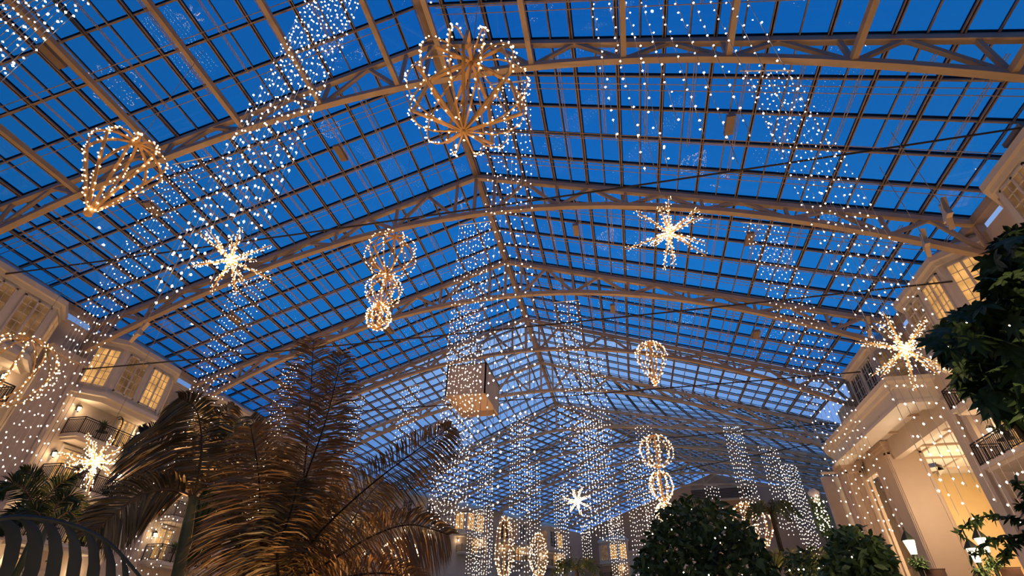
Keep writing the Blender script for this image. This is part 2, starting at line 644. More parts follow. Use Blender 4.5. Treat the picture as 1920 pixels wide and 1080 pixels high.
# right far walls closing the wing behind the portico
mb = MB()
a, b = V((Rm.x, Rm.y, 0)), V((Re.x, Re.y, 0))
mid = (a + b) / 2
d = (b - a).normalized()
mb.box(mid + V((0, 0, WT / 2)) + d.cross(V((0, 0, 1))) * 0.25, (0.5, (b - a).length, WT), rot=Matrix((d.cross(V((0, 0, 1))), d, V((0, 0, 1)))).transposed())
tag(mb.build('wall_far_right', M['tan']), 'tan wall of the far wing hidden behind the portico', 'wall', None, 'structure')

# ------------------------------------------------------------------ facade pieces
def pane_set(parent, c, axis, out, w_, h_, mat, leaves=2, rows=3, name=True):
    """a casement window: frame with muntins, and one pane sheet behind; axis = along the wall, out = away from it"""
    axis, out, c = V(axis), V(out), V(c)
    rot = Matrix((axis, out, V((0, 0, 1)))).transposed()
    fb = MB()
    t = 0.10
    fb.box(c + V((0, 0, h_ / 2 - t / 2)), (w_, 0.14, t), 0, rot)
    fb.box(c - V((0, 0, h_ / 2 - t / 2)), (w_, 0.14, t), 0, rot)
    for k in range(leaves + 1):
        x = -w_ / 2 + t / 2 + (w_ - t) * k / leaves
        fb.box(c + axis * x, (t * (1.2 if 0 < k < leaves else 1), 0.14, h_), 0, rot)
    lw = (w_ - t) / leaves
    for k in range(leaves):
        x0 = -w_ / 2 + t / 2 + lw * k
        fb.box(c + axis * (x0 + lw / 2), (0.03, 0.10, h_), 0, rot)
        for r_ in range(1, rows + 2):
            z = -h_ / 2 + h_ * r_ / (rows + 2)
            fb.box(c + axis * (x0 + lw / 2) + V((0, 0, z)), (lw, 0.10, 0.03), 0, rot)
    fr = fb.build('window_frame', M['white'], parent)
    pb = MB()
    pb.box(c - out * 0.03, (w_ - 0.02, 0.04, h_ - 0.02), 0, rot)
    pn = pb.build('pane', mat, parent)
    return fr, pn


def bay(label, lits, loc, rz, num):
    """polygonal top-storey bay; local x along the wall, y outward"""
    root = empty('window_%d' % num, loc, rz)
    H0, H1 = 0.0, 3.75
    outer = [(-3.5, 0.0), (-2.15, 1.4), (2.15, 1.4), (3.5, 0.0)]
    b = MB()
    b.prism(outer + [(3.5, -0.2), (-3.5, -0.2)], H0, H1)
    # sill moulding, cornice and curved bottom
    def grow(k):
        return [(-3.5 - k, 0.0), (-2.15 - k * 0.5, 1.4 + k), (2.15 + k * 0.5, 1.4 + k), (3.5 + k, 0.0), (3.5 + k, -0.2), (-3.5 - k, -0.2)]
    b.prism(grow(0.16), -0.12, 0.16)
    b.prism(grow(0.08), 0.16, 0.30)
    b.prism(grow(0.10), H1 - 0.35, H1 - 0.1)
    b.prism(grow(0.30), H1 - 0.1, H1 + 0.22)
    b.prism([(x * 0.93, y * 0.85) for x, y in outer] + [(3.2, -0.2), (-3.2, -0.2)], -0.40, -0.12)
    # skirt roof back to the wall
    g = grow(0.30)
    top = [(-2.8, 0.0), (-1.9, 0.35), (1.9, 0.35), (2.8, 0.0), (2.8, -0.2), (-2.8, -0.2)]
    n = 6
    vs = [(x, y, H1 + 0.22) for x, y in g] + [(x, y, H1 + 1.1) for x, y in top]
    b.add(vs, [(i, (i + 1) % n, n + (i + 1) % n, n + i) for i in range(n)] + [tuple(range(n, 2 * n))])
    b.build('bay_wall', M['white'], root)
    s2 = math.sqrt(0.5)
    L_ = math.hypot(1.35, 1.4)
    ax1 = V((1.35, 1.4, 0)) / L_
    n1 = V((-1.4, 1.35, 0)) / L_
    ax3 = V((1.35, -1.4, 0)) / L_
    n3 = V((1.4, 1.35, 0)) / L_
    zc = 1.85
    hh = 2.75
    pane_set(root, V((-2.825, 0.70, zc)) + n1 * 0.02, ax1, n1, 1.45, hh, lits[0])
    pane_set(root, V((-1.05, 1.42, zc)), (1, 0, 0), (0, 1, 0), 1.65, hh, lits[1])
    pane_set(root, V((1.05, 1.42, zc)), (1, 0, 0), (0, 1, 0), 1.65, hh, lits[2])
    pane_set(root, V((2.825, 0.70, zc)) + n3 * 0.02, ax3, n3, 1.45, hh, lits[3])
    tag(root, label, 'bay window', None, 'structure')
    return root


def make_balcony():
    root = empty('balcony')
    s = MB()
    hw, dp = 2.6, 1.39
    s.prism([(-hw, 0), (-hw, dp), (hw, dp), (hw, 0)], -0.2, 0.0)
    s.prism([(-hw + 0.15, 0), (-hw + 0.15, dp - 0.15), (hw - 0.15, dp - 0.15), (hw - 0.15, 0)], -0.36, -0.2)
    s.build('slab', M['white'], root)
    r = MB()
    loop = [(-hw + 0.04, 0.02), (-hw + 0.04, dp - 0.04), (hw - 0.04, dp - 0.04), (hw - 0.04, 0.02)]
    for a, b in zip(loop, loop[1:]):
        a, b = V((*a, 0)), V((*b, 0))
        for z, th in ((1.05, 0.05), (0.92, 0.03), (0.09, 0.035)):
            r.beam(a + V((0, 0, z)), b + V((0, 0, z)), th, th)
        n = max(2, int((b - a).length / 0.13))
        for k in range(n + 1):
            p = lerp(a, b, k / n)
            post = (k % 10 == 0) or k == n
            r.beam(p - V((0, 0, 0.12 if post else -0.06)), p + V((0, 0, 1.06 if post else 0.95)), 0.05 if post else 0.026, 0.05 if post else 0.026, up=(0, 1, 0))
    r.build('railing', M['iron'], root)
    ar = MB()
    for off in (0, 0.16):
        pts = [V((0.0, dp - 0.06, 0.0)), V((0.0, dp - 0.06, 1.3))]
        for k in range(1, 8):
            a = k / 7 * PI * 0.62
            pts.append(V((0.0, dp - 0.06 - (0.55 - off) * (1 - math.cos(a)), 1.3 + (0.75 - off) * math.sin(a))))
        ar.tube(pts, 0.035, 5)
    for k in range(9):
        z = 0.2 + k * 0.15
        ar.beam((0, dp - 0.06, z), (0, dp - 0.22, z), 0.03, 0.03)
    ar.build('divider_arch', M['iron'], root)
    return root


def make_door(mat):
    root = empty('door_1')
    fr = MB()
    for x in (-0.72, 0.72):
        fr.box((x, 0.05, 1.15), (0.14, 0.16, 2.3))
    fr.box((0, 0.05, 2.36), (1.62, 0.2, 0.16))
    fr.build('door_frame', M['white'], root)
    for s_ in (-1, 1):
        lf = MB()
        x = s_ * 0.33
        for dx in (-0.28, 0.28):
            lf.box((x + dx, 0.05, 1.12), (0.09, 0.07, 2.2))
        for z in (0.12, 0.8, 1.2, 1.6, 2.0, 2.2):
            lf.box((x, 0.05, z), (0.62, 0.06, 0.2 if z < 0.2 else 0.04))
        lf.box((x, 0.05, 1.2), (0.03, 0.05, 2.1))
        l = lf.build('door_leaf', M['white'], root)
        p = MB()
        p.box((x, 0.04, 1.12), (0.58, 0.03, 2.15))
        p.build('pane', mat, l)
    return root


def make_lantern(s=1.0):
    root = empty('wall_lantern')
    b = MB()
    b.box((0, 0.03, 0.0), (0.12 * s, 0.06, 0.26 * s))
    b.tube([(0, 0.03, 0.08 * s), (0, 0.14 * s, 0.20 * s), (0, 0.22 * s, 0.16 * s)], 0.016, 5)
    b.build('bracket', M['verdigris'], root)
    g = MB()
    g.lathe([(0.06 * s, -0.22 * s), (0.12 * s, 0.04 * s)], (0, 0.22 * s, 0), 6)
    g.build('glass', M['lamp'], root)
    c = MB()
    c.lathe([(0.17 * s, 0.04 * s), (0.12 * s, 0.10 * s), (0.05 * s, 0.18 * s), (0.015 * s, 0.22 * s)], (0, 0.22 * s, 0), 6)
    c.build('cap', M['verdigris'], root)
    c = MB()
    c.lathe([(0.04 * s, -0.27 * s), (0.07 * s, -0.22 * s)], (0, 0.22 * s, 0), 6)
    c.build('base_finial', M['verdigris'], root)
    return root


def make_table():
    root = empty('bistro_table')
    t = MB()
    t.lathe([(0.34, 0.70), (0.36, 0.72), (0.34, 0.74)], n=14)
    t.build('tabletop', M['iron'], root)
    l = MB()
    l.tube([(0, 0, 0.03), (0, 0, 0.71)], 0.03, 6)
    l.lathe([(0.22, 0.0), (0.20, 0.03), (0.04, 0.06)], n=12)
    l.build('pedestal', M['iron'], root)
    return root


def make_plant():
    root = empty('potted_plant')
    p = MB()
    p.lathe([(0.13, 0.0), (0.18, 0.28), (0.20, 0.30)], n=12)
    p.build('pot', M['iron'], root)
    f = MB()
    rnd = random.Random(4)
    for k in range(60):
        a = rnd.uniform(0, 2 * PI)
        el = rnd.uniform(0.2, 1.4)
        L_ = rnd.uniform(0.35, 0.7)
        d = V((math.cos(a) * math.cos(el), math.sin(a) * math.cos(el), math.sin(el)))
        q = d.cross(V((0, 0, 1))).normalized() * 0.035
        b0 = V((0, 0, 0.3))
        m_ = b0 + d * L_ * 0.55
        t_ = b0 + d * L_ - V((0, 0, 0.12 * L_))
        f.add([b0, m_ + q, t_, m_ - q], [(0, 1, 2, 3)])
    f.build('foliage', M['leaf'], root)
    return root


PB, PDL, PDD, PL, PT, PP = make_balcony(), make_door(M['lit']), make_door(M['dim']), make_lantern(), make_table(), make_plant()
used = set()


def inst(proto, loc, rz):
    if proto.name in used:
        o = copy_tree(proto)
    else:
        used.add(proto.name)
        o = proto
    o.location = loc
    o.rotation_euler = (0, 0, rz)
    return o


WN, DN, TN = [1], [1], [3]
FLOORS = [10.5 + E0, 7.57 + E0, 4.64 + E0, 1.71 + E0]
FLN = ['top', 'second', 'third', 'fourth']


def module(center, rz, where, floors, lits, near, doors='ld', tables=True, pier=True, zo=0.0):
    """one building bay: polygonal window on top and balconies below"""
    ox, oy = center
    rot = Matrix.Rotation(rz, 3, 'Z')

    def W(x, y, z):
        p = rot @ V((x, y, 0))
        return V((ox + p.x, oy + p.y, z + zo))
    bay('white paned bay window, ' + where, lits, W(0, 0, 13.15 + E0), rz, WN[0])
    WN[0] += 1
    if pier:
        mb = MB()
        for x in (-4.85,):
            mb.prism([(x - 1.15, 0), (x - 1.15, 0.35), (x + 1.15, 0.35), (x + 1.15, 0)], 0, 14.6 + E0 + zo)
            for s_ in (-1, 1):
                mb.prism([(x + s_ * 1.0 - 0.15, 0.3), (x + s_ * 1.0 - 0.15, 0.5), (x + s_ * 1.0 + 0.15, 0.5), (x + s_ * 1.0 + 0.15, 0.3)], 0, 14.6 + E0 + zo)
            mb.prism([(x - 1.3, 0), (x - 1.3, 0.6), (x + 1.3, 0.6), (x + 1.3, 0)], 14.6 + E0 + zo, 15.0 + E0 + zo)
        o = mb.build('trim_%d' % TN[0], M['stucco'])
        TN[0] += 1
        o.location = (ox, oy, 0)
        o.rotation_euler = (0, 0, rz)
        tag(o, 'cream wall pier, ' + where, 'pier', None, 'structure')
    for k in floors:
        z = FLOORS[k]
        o = inst(PB, W(0, 0, z), rz)
        tag(o, 'black iron balcony, %s of its column, %s' % (FLN[k], where), 'balcony', 'iron balconies')
        for s_ in (-1, 1):
            sd = 'one end' if s_ < 0 else 'other end'
            proto = PDL if doors[(k + (s_ > 0)) % len(doors)] == 'l' else PDD
            d_ = inst(proto, W(s_ * 1.35, 0.0, z), rz)
            d_.name = 'door_%d' % DN[0]
            DN[0] += 1
            hand = 'right' if ((s_ > 0) ^ (rz > -0.01)) else 'left'
            hand = ('left' if s_ > 0 else 'right')
            tag(d_, 'white %s door of the %s balcony, %s' % (hand, FLN[k], where), 'door', None, 'structure')
            l_ = inst(PL, W(s_ * 2.42, 0.0, z + 1.75), rz)
            tag(l_, 'lantern, %s end, %s balcony, %s' % (hand, FLN[k], where), 'lantern', 'balcony wall lanterns')
            if near:
                point(W(s_ * 2.42, 0.42, z + 1.72), 30 * near, (1, 0.66, 0.36), 0.12)
            if tables:
                if s_ > 0:
                    t_ = inst(PT, W(s_ * 0.75, 0.85, z), rz)
                    tag(t_, 'dark round table on the %s balcony, %s' % (FLN[k], where), 'table', 'balcony tables')
                p_ = inst(PP, W(s_ * 0.75 - 0.8 * (s_ < 0), 0.75, z + (0.74 if s_ > 0 else 0)), rz)
                tag(p_, 'potted plant on the %s, %s balcony, %s' % ('table' if s_ > 0 else 'slab', FLN[k], where), 'plant', 'balcony plants')


lt, dm, dk = M['lit'], M['dim'], M['dark']
LZ = -PI / 2
module((XL, 17.2), LZ, 'left wall at the picture edge', (0, 1, 2), (lt, dm, dm, dm), 1.0, 'ld')
module((XL, 26.9), LZ, 'left wall column behind the lower-left starburst', (0, 1, 2, 3), (lt, lt, dm, lt), 1.2, 'ld')
module((XL, 36.6), LZ, 'left wall behind the tall green palm', (0, 1, 2), (lt, lt, lt, lt), 1.2, 'ldd')
module((XL, 46.3), LZ, 'left wall behind the big bronze palm', (0, 1), (lt, dm, lt, dm), 1.0, 'ld', False)
module((XL, 56.0), LZ, 'left wall under the right palm fronds', (0, 1), (dm, dm, dk, dk), 1.0, 'ld', False)
module((XL, 65.7), LZ, 'left wall just before the bend', (0, 1), (dk, dm, dk, dk), 1.0, 'dl', False, True, 0.4)
wz = -PI / 2 - A
names = ['first column of the left wall past the bend', 'second column of the left wall past the bend', 'third column of the left wall past the bend', 'left wall column touching the far corner']
for k in range(4):
    c = Lm + U * (6.3 + 10.6 * k)
    module((c.x, c.y), wz, names[k], (0,), ((dk, dk, dm, dk), (lt, lt, lt, lt), (dk, dk, dm, dk), (dk, lt, dk, dm))[k], 1.0, 'ld', False, True, 1.5)
gz = PI - A
names = ['far end wall beside the corner', 'far end wall second from the corner', 'far end wall third from the corner']
for k in range(3):
    c = Le + gd * (6.0 + 10.0 * k) - U * 0.02
    module((c.x, c.y), gz, names[k], (0,), ((lt, lt, dm, lt), (dm, lt, lt, dm), (lt, lt, dm, lt))[k], 1.0, 'ld', False, True, 0.3)
RZ = PI / 2
module((XR, 17.2), RZ, 'right wall column behind the leafy tree', (0, 1), (dm, lt, dm, lt), 1.0, 'ld', False, False)
module((XR, 26.9), RZ, 'right wall column nearest the portico', (0, 1), (lt, lt, dm, dm), 1.0, 'ld', True, False)
module((XR, 36.6), RZ, 'right wall above the portico', (), (dm, dk, dk, dk), 0, 'ld', False, False)
mb = MB()
mb.box((XR + 0.25, 39, 13.6 + 2.0), (0.5, 14, 5.8))
tag(mb.build('wall_right_upper', M['stucco']), 'cream wall strip above the portico', 'wall', None, 'structure')

# ------------------------------------------------------------------ portico
SZ = 12.0 + E0
p_root = tag(empty('portico', (18, 40, 0)), 'tall cream portico with curved cornice and square panelled piers', 'portico', None, 'structure')
pinv = Matrix.Translation((-18, -40, 0))


def PP_(mb, name, mat):
    o = mb.build(name, mat, p_root)
    o.matrix_parent_inverse = pinv
    return o


def plan(off, n=18):
    """outline of the entablature: near corner, long side, rounded end"""
    pts = [(XR + 0.2, 32.0 - off), (16.75 - off, 32.0 - off)]
    cx, cy, r = 22.0, 43.5, 5.25 + off
    for k in range(n + 1):
        a = PI - k / n * PI * 0.75
        pts.append((cx + r * math.cos(a), cy + r * math.sin(a)))
    return pts + [(26.5, 50.0)]


def ring(mb, offs_z, mi=0):
    rows = [[V((x, y, z)) for x, y in plan(o)] for o, z in offs_z]
    n = len(rows[0])
    vs = [p for r_ in rows for p in r_]
    fs = []
    for i in range(len(rows) - 1):
        for k in range(n - 1):
            fs.append((i * n + k, i * n + k + 1, (i + 1) * n + k + 1, (i + 1) * n + k))
    mb.add(vs, fs, mi)


mb = MB()
ring(mb, [(-1.3, SZ), (0.0, SZ), (0.0, SZ + 0.2), (-0.06, SZ + 0.22), (-0.06, SZ + 0.95), (0.08, SZ + 1.0), (0.12, SZ + 1.2), (0.35, SZ + 1.3), (0.40, SZ + 1.55), (-0.2, SZ + 1.6), (-1.3, SZ + 1.6)])
PP_(mb, 'entablature', M['white'])
mb = MB()
pl = plan(-1.2)
mb.prism([(x, y) for x, y in pl] + [(30, 50.0), (30, 32.2)], SZ + 0.35, SZ + 0.55)
mb.prism(plan(-0.5) + [(XR + 0.3, 50.0)], SZ + 1.55, SZ + 1.75)
PP_(mb, 'soffit', M['white'])
mb = MB()
for y in (35.0, 38.2, 41.5, 44.8, 48.0):
    mb.beam((16.8, y, SZ + 0.28), (29.5, y, SZ + 0.28), 0.14, 0.18)
for x in (19.2, 22.6, 26.0):
    mb.beam((x, 32.2, SZ + 0.30), (x, 49.9, SZ + 0.30), 0.14, 0.14)
PP_(mb, 'soffit_rib', M['peach'])


def pier(cx, cy, w_, d_, name='pier'):
    mb = MB()
    H = SZ + 0.3
    mb.box((cx, cy, H / 2), (w_, d_, H))
    # raised edge mouldings leave a sunk panel on each face
    for s_ in (-1, 1):
        for f_ in (0, 1):
            pass
    t = 0.16
    for yy in (cy - d_ / 2 - 0.03, cy + d_ / 2 + 0.03):
        mb.box((cx - w_ / 2 + t, yy, H / 2), (t, 0.07, H - 1.6))
        mb.box((cx + w_ / 2 - t, yy, H / 2), (t, 0.07, H - 1.6))
        mb.box((cx, yy, H - 0.85), (w_ - t, 0.07, t))
    for xx in (cx - w_ / 2 - 0.03, cx + w_ / 2 + 0.03):
        mb.box((xx, cy - d_ / 2 + t, H / 2), (0.07, t, H - 1.6))
        mb.box((xx, cy + d_ / 2 - t, H / 2), (0.07, t, H - 1.6))
        mb.box((xx, cy, H - 0.85), (0.07, d_ - t, t))
    mb.box((cx, cy, H - 0.16), (w_ + 0.36, d_ + 0.36, 0.3))
    mb.box((cx, cy, H - 0.42), (w_ + 0.18, d_ + 0.18, 0.22))
    mb.box((cx, cy, 0.4), (w_ + 0.3, d_ + 0.3, 0.8))
    return PP_(mb, name, M['peach'])


pier(19.85, 41.3, 2.3, 2.3)
pier(18.0, 45.4, 1.3, 1.3)
pier(19.6, 48.0, 1.3, 1.3)
pier(22.6, 49.3, 1.3, 1.3)
mb = MB()
mb.box((26.8, 50.4, SZ / 2 + 0.3), (6.4, 0.4, SZ + 0.6))
mb.box((29.8, 41, SZ / 2 + 0.3), (0.4, 18.5, SZ + 0.6))
mb.box((25.0, 32.3, SZ / 2 + 0.3), (10, 0.4, SZ + 0.6))
tag(mb.build('wall_portico', M['yellow']), 'golden yellow wall inside the portico', 'wall', None, 'structure')
mb = MB()
mb.box((20.6, 50.6, SZ / 2 + 0.3), (6.0, 0.4, SZ + 0.6))
tag(mb.build('wall_portico_rear', M['stucco']), 'cream wall seen between the curved row of portico piers', 'wall', None, 'structure')
point((24.5, 44.0, 8.5), 1800, (1, 0.78, 0.52), 0.5)
point((17.6, 37.0, 9.0), 170, (1, 0.74, 0.50), 0.5)
point((20.5, 36.5, 9.5), 330, (1, 0.74, 0.50), 0.5)

# ------------------------------------------------------------------ lights hung as curtains
def curtain(A_, B_, zbot, ns, step, label, br=0.04, rag=0.0, jit=0.05, hang=True):
    """a rail with strands hung from it; A_, B_ the rail ends, zbot the height of the strand tips"""
    A_, B_ = V(A_), V(B_)
    root = empty('light_curtain', A_)
    inv = Matrix.Translation(-A_)
    if hang:
        rb = MB()
        ext = (B_ - A_).normalized() * 0.06
        rb.tube([A_ - ext, B_ + ext], 0.03, 5)
        rb.build('rail', M['rail_bar'], root).matrix_parent_inverse = inv
    for i in range(ns):
        t = i / (ns - 1)
        p = lerp(A_, B_, t)
        zb = zbot + random.uniform(-rag, rag)
        wb = MB()
        wb.tube([p, V((p.x, p.y, zb))], 0.008, 3)
        st = wb.build('light_strand', M['strand'], root)
        st.matrix_parent_inverse = inv
        bb = MB()
        z = p.z - random.uniform(0.05, step)
        while z > zb:
            bb.octa((p.x + random.gauss(0, jit), p.y + random.gauss(0, jit), z), br * random.uniform(0.75, 1.2), 0, 1.2)
            z -= step * random.uniform(0.72, 1.28)
        if bb.v:
            o = bb.build('bulbs', M['bulb'], st)
            o.matrix_parent_inverse = Matrix()
            o['kind'] = 'stuff'
            o.matrix_parent_inverse = inv
            o.parent = st
    tag(root, label, 'light curtain', 'hanging curtains of white lights')
    return root


def cpx(a, b, z, zb, ns, step, label, br=0.04, rag=0.2, jit=0.05):
    """rail ends seen at a and b, hung at height z above the eye; level rail"""
    P, Q = atZ(*a, z), atZ(*b, z)
    return curtain(P, Q, zb + E0, ns, step, label, br, rag, jit)


def zat(px, py, P):                     # height at which the vertical line through P is seen at image row py
    lo, hi = -1.6, 30.0
    for _ in range(50):
        m_ = (lo + hi) / 2
        c = R.transposed() @ V((P.x - EYE.x, P.y - EYE.y, m_))
        y = c.y / c.z * FPX + 540
        if y > py:
            lo = m_
        else:
            hi = m_
    return lo


CUR = [  # left rail end, right rail end, rail height, row of the tips, strands, bulb step, bulb radius, rag, label
    ((205, -150), (330, -150), 15, 230, 10, .30, .045, .3, 'short light curtain at the top left picture corner'),
    ((640, -120), (735, -150), 20, 470, 15, .31, .045, 1.2, 'wide light curtain falling to the left starburst from above the frame'),
    ((325, 308), (395, 293), 19, 905, 10, .42, .047, .5, 'long light curtain hung beside the large teardrop, falling across the left facade'),
    ((440, 530), (505, 515), 19, 1085, 11, .42, .055, .4, 'light curtain hung from a white rail right below the left starburst'),
    ((532, 690), (572, 670), 19, 1000, 9, .42, .06, .4, 'narrow light curtain half hidden by the tallest palm frond'),
    ((1100, -60), (1350, -90), 14, 262, 10, .36, .04, .8, 'wide sparse light curtain nearest the viewer at top right'),
    ((1390, 133), (1487, 132), 19, 960, 10, .42, .047, .8, 'long light curtain falling from right of the top centre past the right starburst and portico'),
    ((1392, 417), (1462, 423), 19, 1010, 10, .40, .055, .5, 'light curtain with white rail right of the upper starburst, falling past the curved cornice'),
    ((925, 158), (993, 150), 19, 900, 10, .40, .045, 1.0, 'tall narrow light curtain hung right beside the big globe'),
    ((862, 422), (917, 415), 19, 980, 11, .40, .055, .6, 'light curtain falling in front of the beige hanging box'),
    ((848, 587), (897, 580), 20, 1000, 10, .42, .06, .6, 'light curtain directly behind the beige hanging box curtain'),
    ((1040, 567), (1085, 563), 20, 985, 9, .42, .06, .6, 'light curtain hung left of the centre teardrop near the ridge'),
    ((1087, 670), (1130, 670), 20, 1000, 10, .46, .07, .5, 'light curtain just left of the centre teardrop, lower rail'),
    ((1190, 797), (1220, 797), 20, 1000, 7, .5, .075, .4, 'light curtain hung behind the far double-ball ornament'),
    ((1168, 862), (1196, 850), 19, 1085, 8, .5, .08, .4, 'narrow light curtain left of the far double-ball ornament'),
    ((1355, 797), (1388, 800), 19, 1010, 9, .42, .075, .4, 'light curtain with white rail above the dark round tree'),
    ((1422, 836), (1455, 838), 18, 1000, 8, .45, .08, .4, 'light curtain second right of the dark round tree'),
    ((1460, 868), (1492, 872), 18, 1085, 11, .42, .08, .4, 'dense light curtain left of the conifer wall garland'),
    ((1540, 882), (1566, 892), 17, 985, 7, .5, .08, .4, 'short light curtain beside the curved cornice bottom'),
    ((1320, 910), (1345, 910), 19, 960, 6, .5, .085, .3, 'very short light curtain on the far end wall'),
    ((900, 838), (926, 828), 20, 1085, 7, .5, .08, .4, 'narrow light curtain right of the lower palm frond tips'),
    ((958, 780), (992, 775), 20, 1085, 9, .5, .08, .6, 'light curtain in the middle, left of the far pair'),
    ((992, 872), (1011, 865), 19, 1085, 5, .5, .085, .4, 'slim light curtain in front of the lit far bay window'),
    ((1038, 918), (1061, 905), 19, 1085, 7, .5, .09, .4, 'light curtain left of the far starburst'),
    ((880, 955), (925, 944), 17, 1085, 12, .5, .075, .3, 'low light curtain before the second wing column'),
    ((1090, 985), (1105, 978), 17, 1060, 5, .5, .09, .3, 'small light curtain at the far corner of the hall'),
    ((1140, 975), (1165, 960), 17, 1085, 8, .45, .09, .4, 'light curtain on the far end wall left of the dark tree'),
    ((1205, 920), (1248, 912), 18, 1000, 9, .45, .085, .4, 'light curtain hanging right behind the far double-ball ornament base'),
    ((755, 727), (788, 720), 20, 830, 8, .5, .06, .4, 'light curtain over the raised right palm frond'),
    ((652, 750), (684, 742), 20, 900, 8, .5, .06, .4, 'light curtain between the tall fronds and the right frond'),
    ((1080, 790), (1128, 786), 20, 1010, 10, .5, .075, .5, 'faint light curtain in the pale roof below the centre'),
    ((820, 790), (884, 780), 20, 985, 12, .55, .075, .6, 'broad light curtain under the beige hanging box'),
]
for a, b, z, yb, ns, step, brad, rag, lb in CUR:
    P, Q = atZ(*a, z), atZ(*b, z)
    zb = zat(0, yb, (P + Q) / 2)
    curtain(P, Q, zb + E0, ns, step, lb, brad * (0.50 if brad < 0.05 else 0.44), rag, 0.03)


# ------------------------------------------------------------------ light ornaments
def ornament(label, cat, C, lobes, ribs=10, bar=0.05, br=0.04, per=14, mast=True, struts=0, name='light_ornament'):
    """lit frame ornament. lobes: (z, R, zdown, zup, power) each a body of revolution with rib profiles"""
    C = V(C)
    root = empty(name, C)
    top = max(z + zu for z, R_, zd, zu, _ in lobes)
    bot = min(z - zd for z, R_, zd, zu, _ in lobes)
    cb = MB()
    cb.tube([(0, 0, top), (0, 0, top + 6)], 0.012, 4)
    cb.build('hanging_wire', M['wire'], root)
    if mast:
        mb = MB()
        mb.tube([(0, 0, bot), (0, 0, top)], bar * 0.8, 6)
        mb.build('mast', M['gold'], root)
    for li, (zc, R_, zd, zu, pw) in enumerate(lobes):
        def prof(t):                    # t 0 bottom .. 1 top
            if t < 0.5:
                s_ = (0.5 - t) * 2
                return R_ * (1 - s_ ** pw) ** (1 / pw if pw >= 2 else 1.0), zc - zd * s_
            s_ = (t - 0.5) * 2
            return R_ * math.sqrt(max(0, 1 - s_ * s_)), zc + zu * s_
        for k in range(ribs):
            a = 2 * PI * (k + 0.3 * li) / ribs
            ca, sa = math.cos(a), math.sin(a)
            rb = MB()
            pts = []
            for j in range(17):
                r_, z_ = prof(j / 16)
                pts.append(V((r_ * ca, r_ * sa, z_)))
            tang = V((-sa, ca, 0))
            for p, q in zip(pts, pts[1:]):
                rb.beam(p, q, bar, bar * 0.55, 0, V((ca, sa, 0.01)))
            o = rb.build('rib', M['gold'], root)
            bb = MB()
            for j in range(per):
                t = (j + random.uniform(0.1, 0.9)) / per
                r_, z_ = prof(t)
                r_ += random.uniform(0.0, 0.07)
                off = random.uniform(-0.08, 0.08)
                bb.octa((r_ * ca - sa * off, r_ * sa + ca * off, z_), br * random.uniform(0.8, 1.25))
            o2 = bb.build('bulbs', M['bulb_gold'], o)
            o2['kind'] = 'stuff'
        if struts:
            for k in range(struts):
                a = 2 * PI * (k + 0.5) / struts
                sb = MB()
                ca, sa = math.cos(a), math.sin(a)
                w_ = 0.055 * R_
                chain = [(0.05, -0.97), (0.93, -0.22), (0.72, 0.62), (0.05, 0.93)]
                chain = [V((r0 * R_ * ca, r0 * R_ * sa, zc + z0 * zd)) for r0, z0 in chain]
                for p, q in zip(chain, chain[1:]):
                    sb.beam(p, q, w_, w_ * 0.6, 0, V((ca, sa, 0.01)))
                sb.build('strut', M['gold'], root)
        hb = MB()
        hb.lathe([(bar * 0.8, zc - zd - 0.05), (bar * 1.5, zc - zd), (bar * 1.3, zc - zd + 0.12)], n=10)
        hb.build('hub', M['gold'], root)
    tag(root, label, cat, 'golden lit ornaments')
    return root


ornament('big round globe ornament of gold ribs and lights at the top centre', 'globe ornament', at(877, 175, 13.3), [(0, 1.5, 1.5, 1.5, 2)], 12, 0.040, 0.024, 24, True, 7)
ornament('large teardrop ornament of gold ribs pointing down at upper left', 'teardrop ornament', at(236, 300, 21.4), [(0, 1.12, 2.5, 0.9, 1.15)], 10, 0.085, 0.029, 24, False, 0)
ornament('three stacked light balls shrinking downward, left of the ridge', 'stacked ornament', at(733, 478, 25), [(0, 1.22, 1.22, 1.22, 2), (-2.15, 0.80, 0.80, 0.80, 2), (-3.6, 0.52, 0.6, 0.6, 2)], 9, 0.05, 0.029, 16, True, 5)
ornament('slender teardrop ornament hanging right of the centre before the pale roof', 'teardrop ornament', at(1221, 668, 32), [(0, 0.92, 2.0, 0.95, 1.15)], 10, 0.06, 0.04, 15)
ornament('far double-ball ornament hanging low right of the centre', 'stacked ornament', at(1230, 845, 38), [(0, 1.12, 1.15, 1.1, 2), (-2.3, 0.75, 1.0, 0.9, 2), (-4.0, 0.55, 0.8, 0.6, 2)], 9, 0.06, 0.045, 14)
ornament('round globe ornament of lights in front of the left edge balcony', 'globe ornament', at(20, 692, 29), [(0, 1.45, 1.5, 1.45, 2)], 12, 0.05, 0.034, 16, True, 0)
ornament('teardrop light ornament low beneath the lower palm frond', 'teardrop ornament', at(748, 1045, 30), [(0, 0.95, 1.8, 0.9, 1.2)], 12, 0.05, 0.032, 18)
ornament('slim teardrop light ornament at the bottom, far second column', 'teardrop ornament', at(945, 1045, 55), [(0, 0.9, 2.2, 3.8, 1.6)], 10, 0.06, 0.05, 16)
ornament('small teardrop light ornament at the bottom beside the slim far curtain', 'teardrop ornament', at(1010, 1050, 60), [(0, 0.95, 2.0, 2.6, 1.6)], 10, 0.06, 0.055, 14)
ornament('light ornament glowing behind the dark round tree, right side', 'teardrop ornament', at(1408, 985, 45), [(0, 1.5, 2.2, 1.6, 1.7)], 12, 0.06, 0.05, 14)


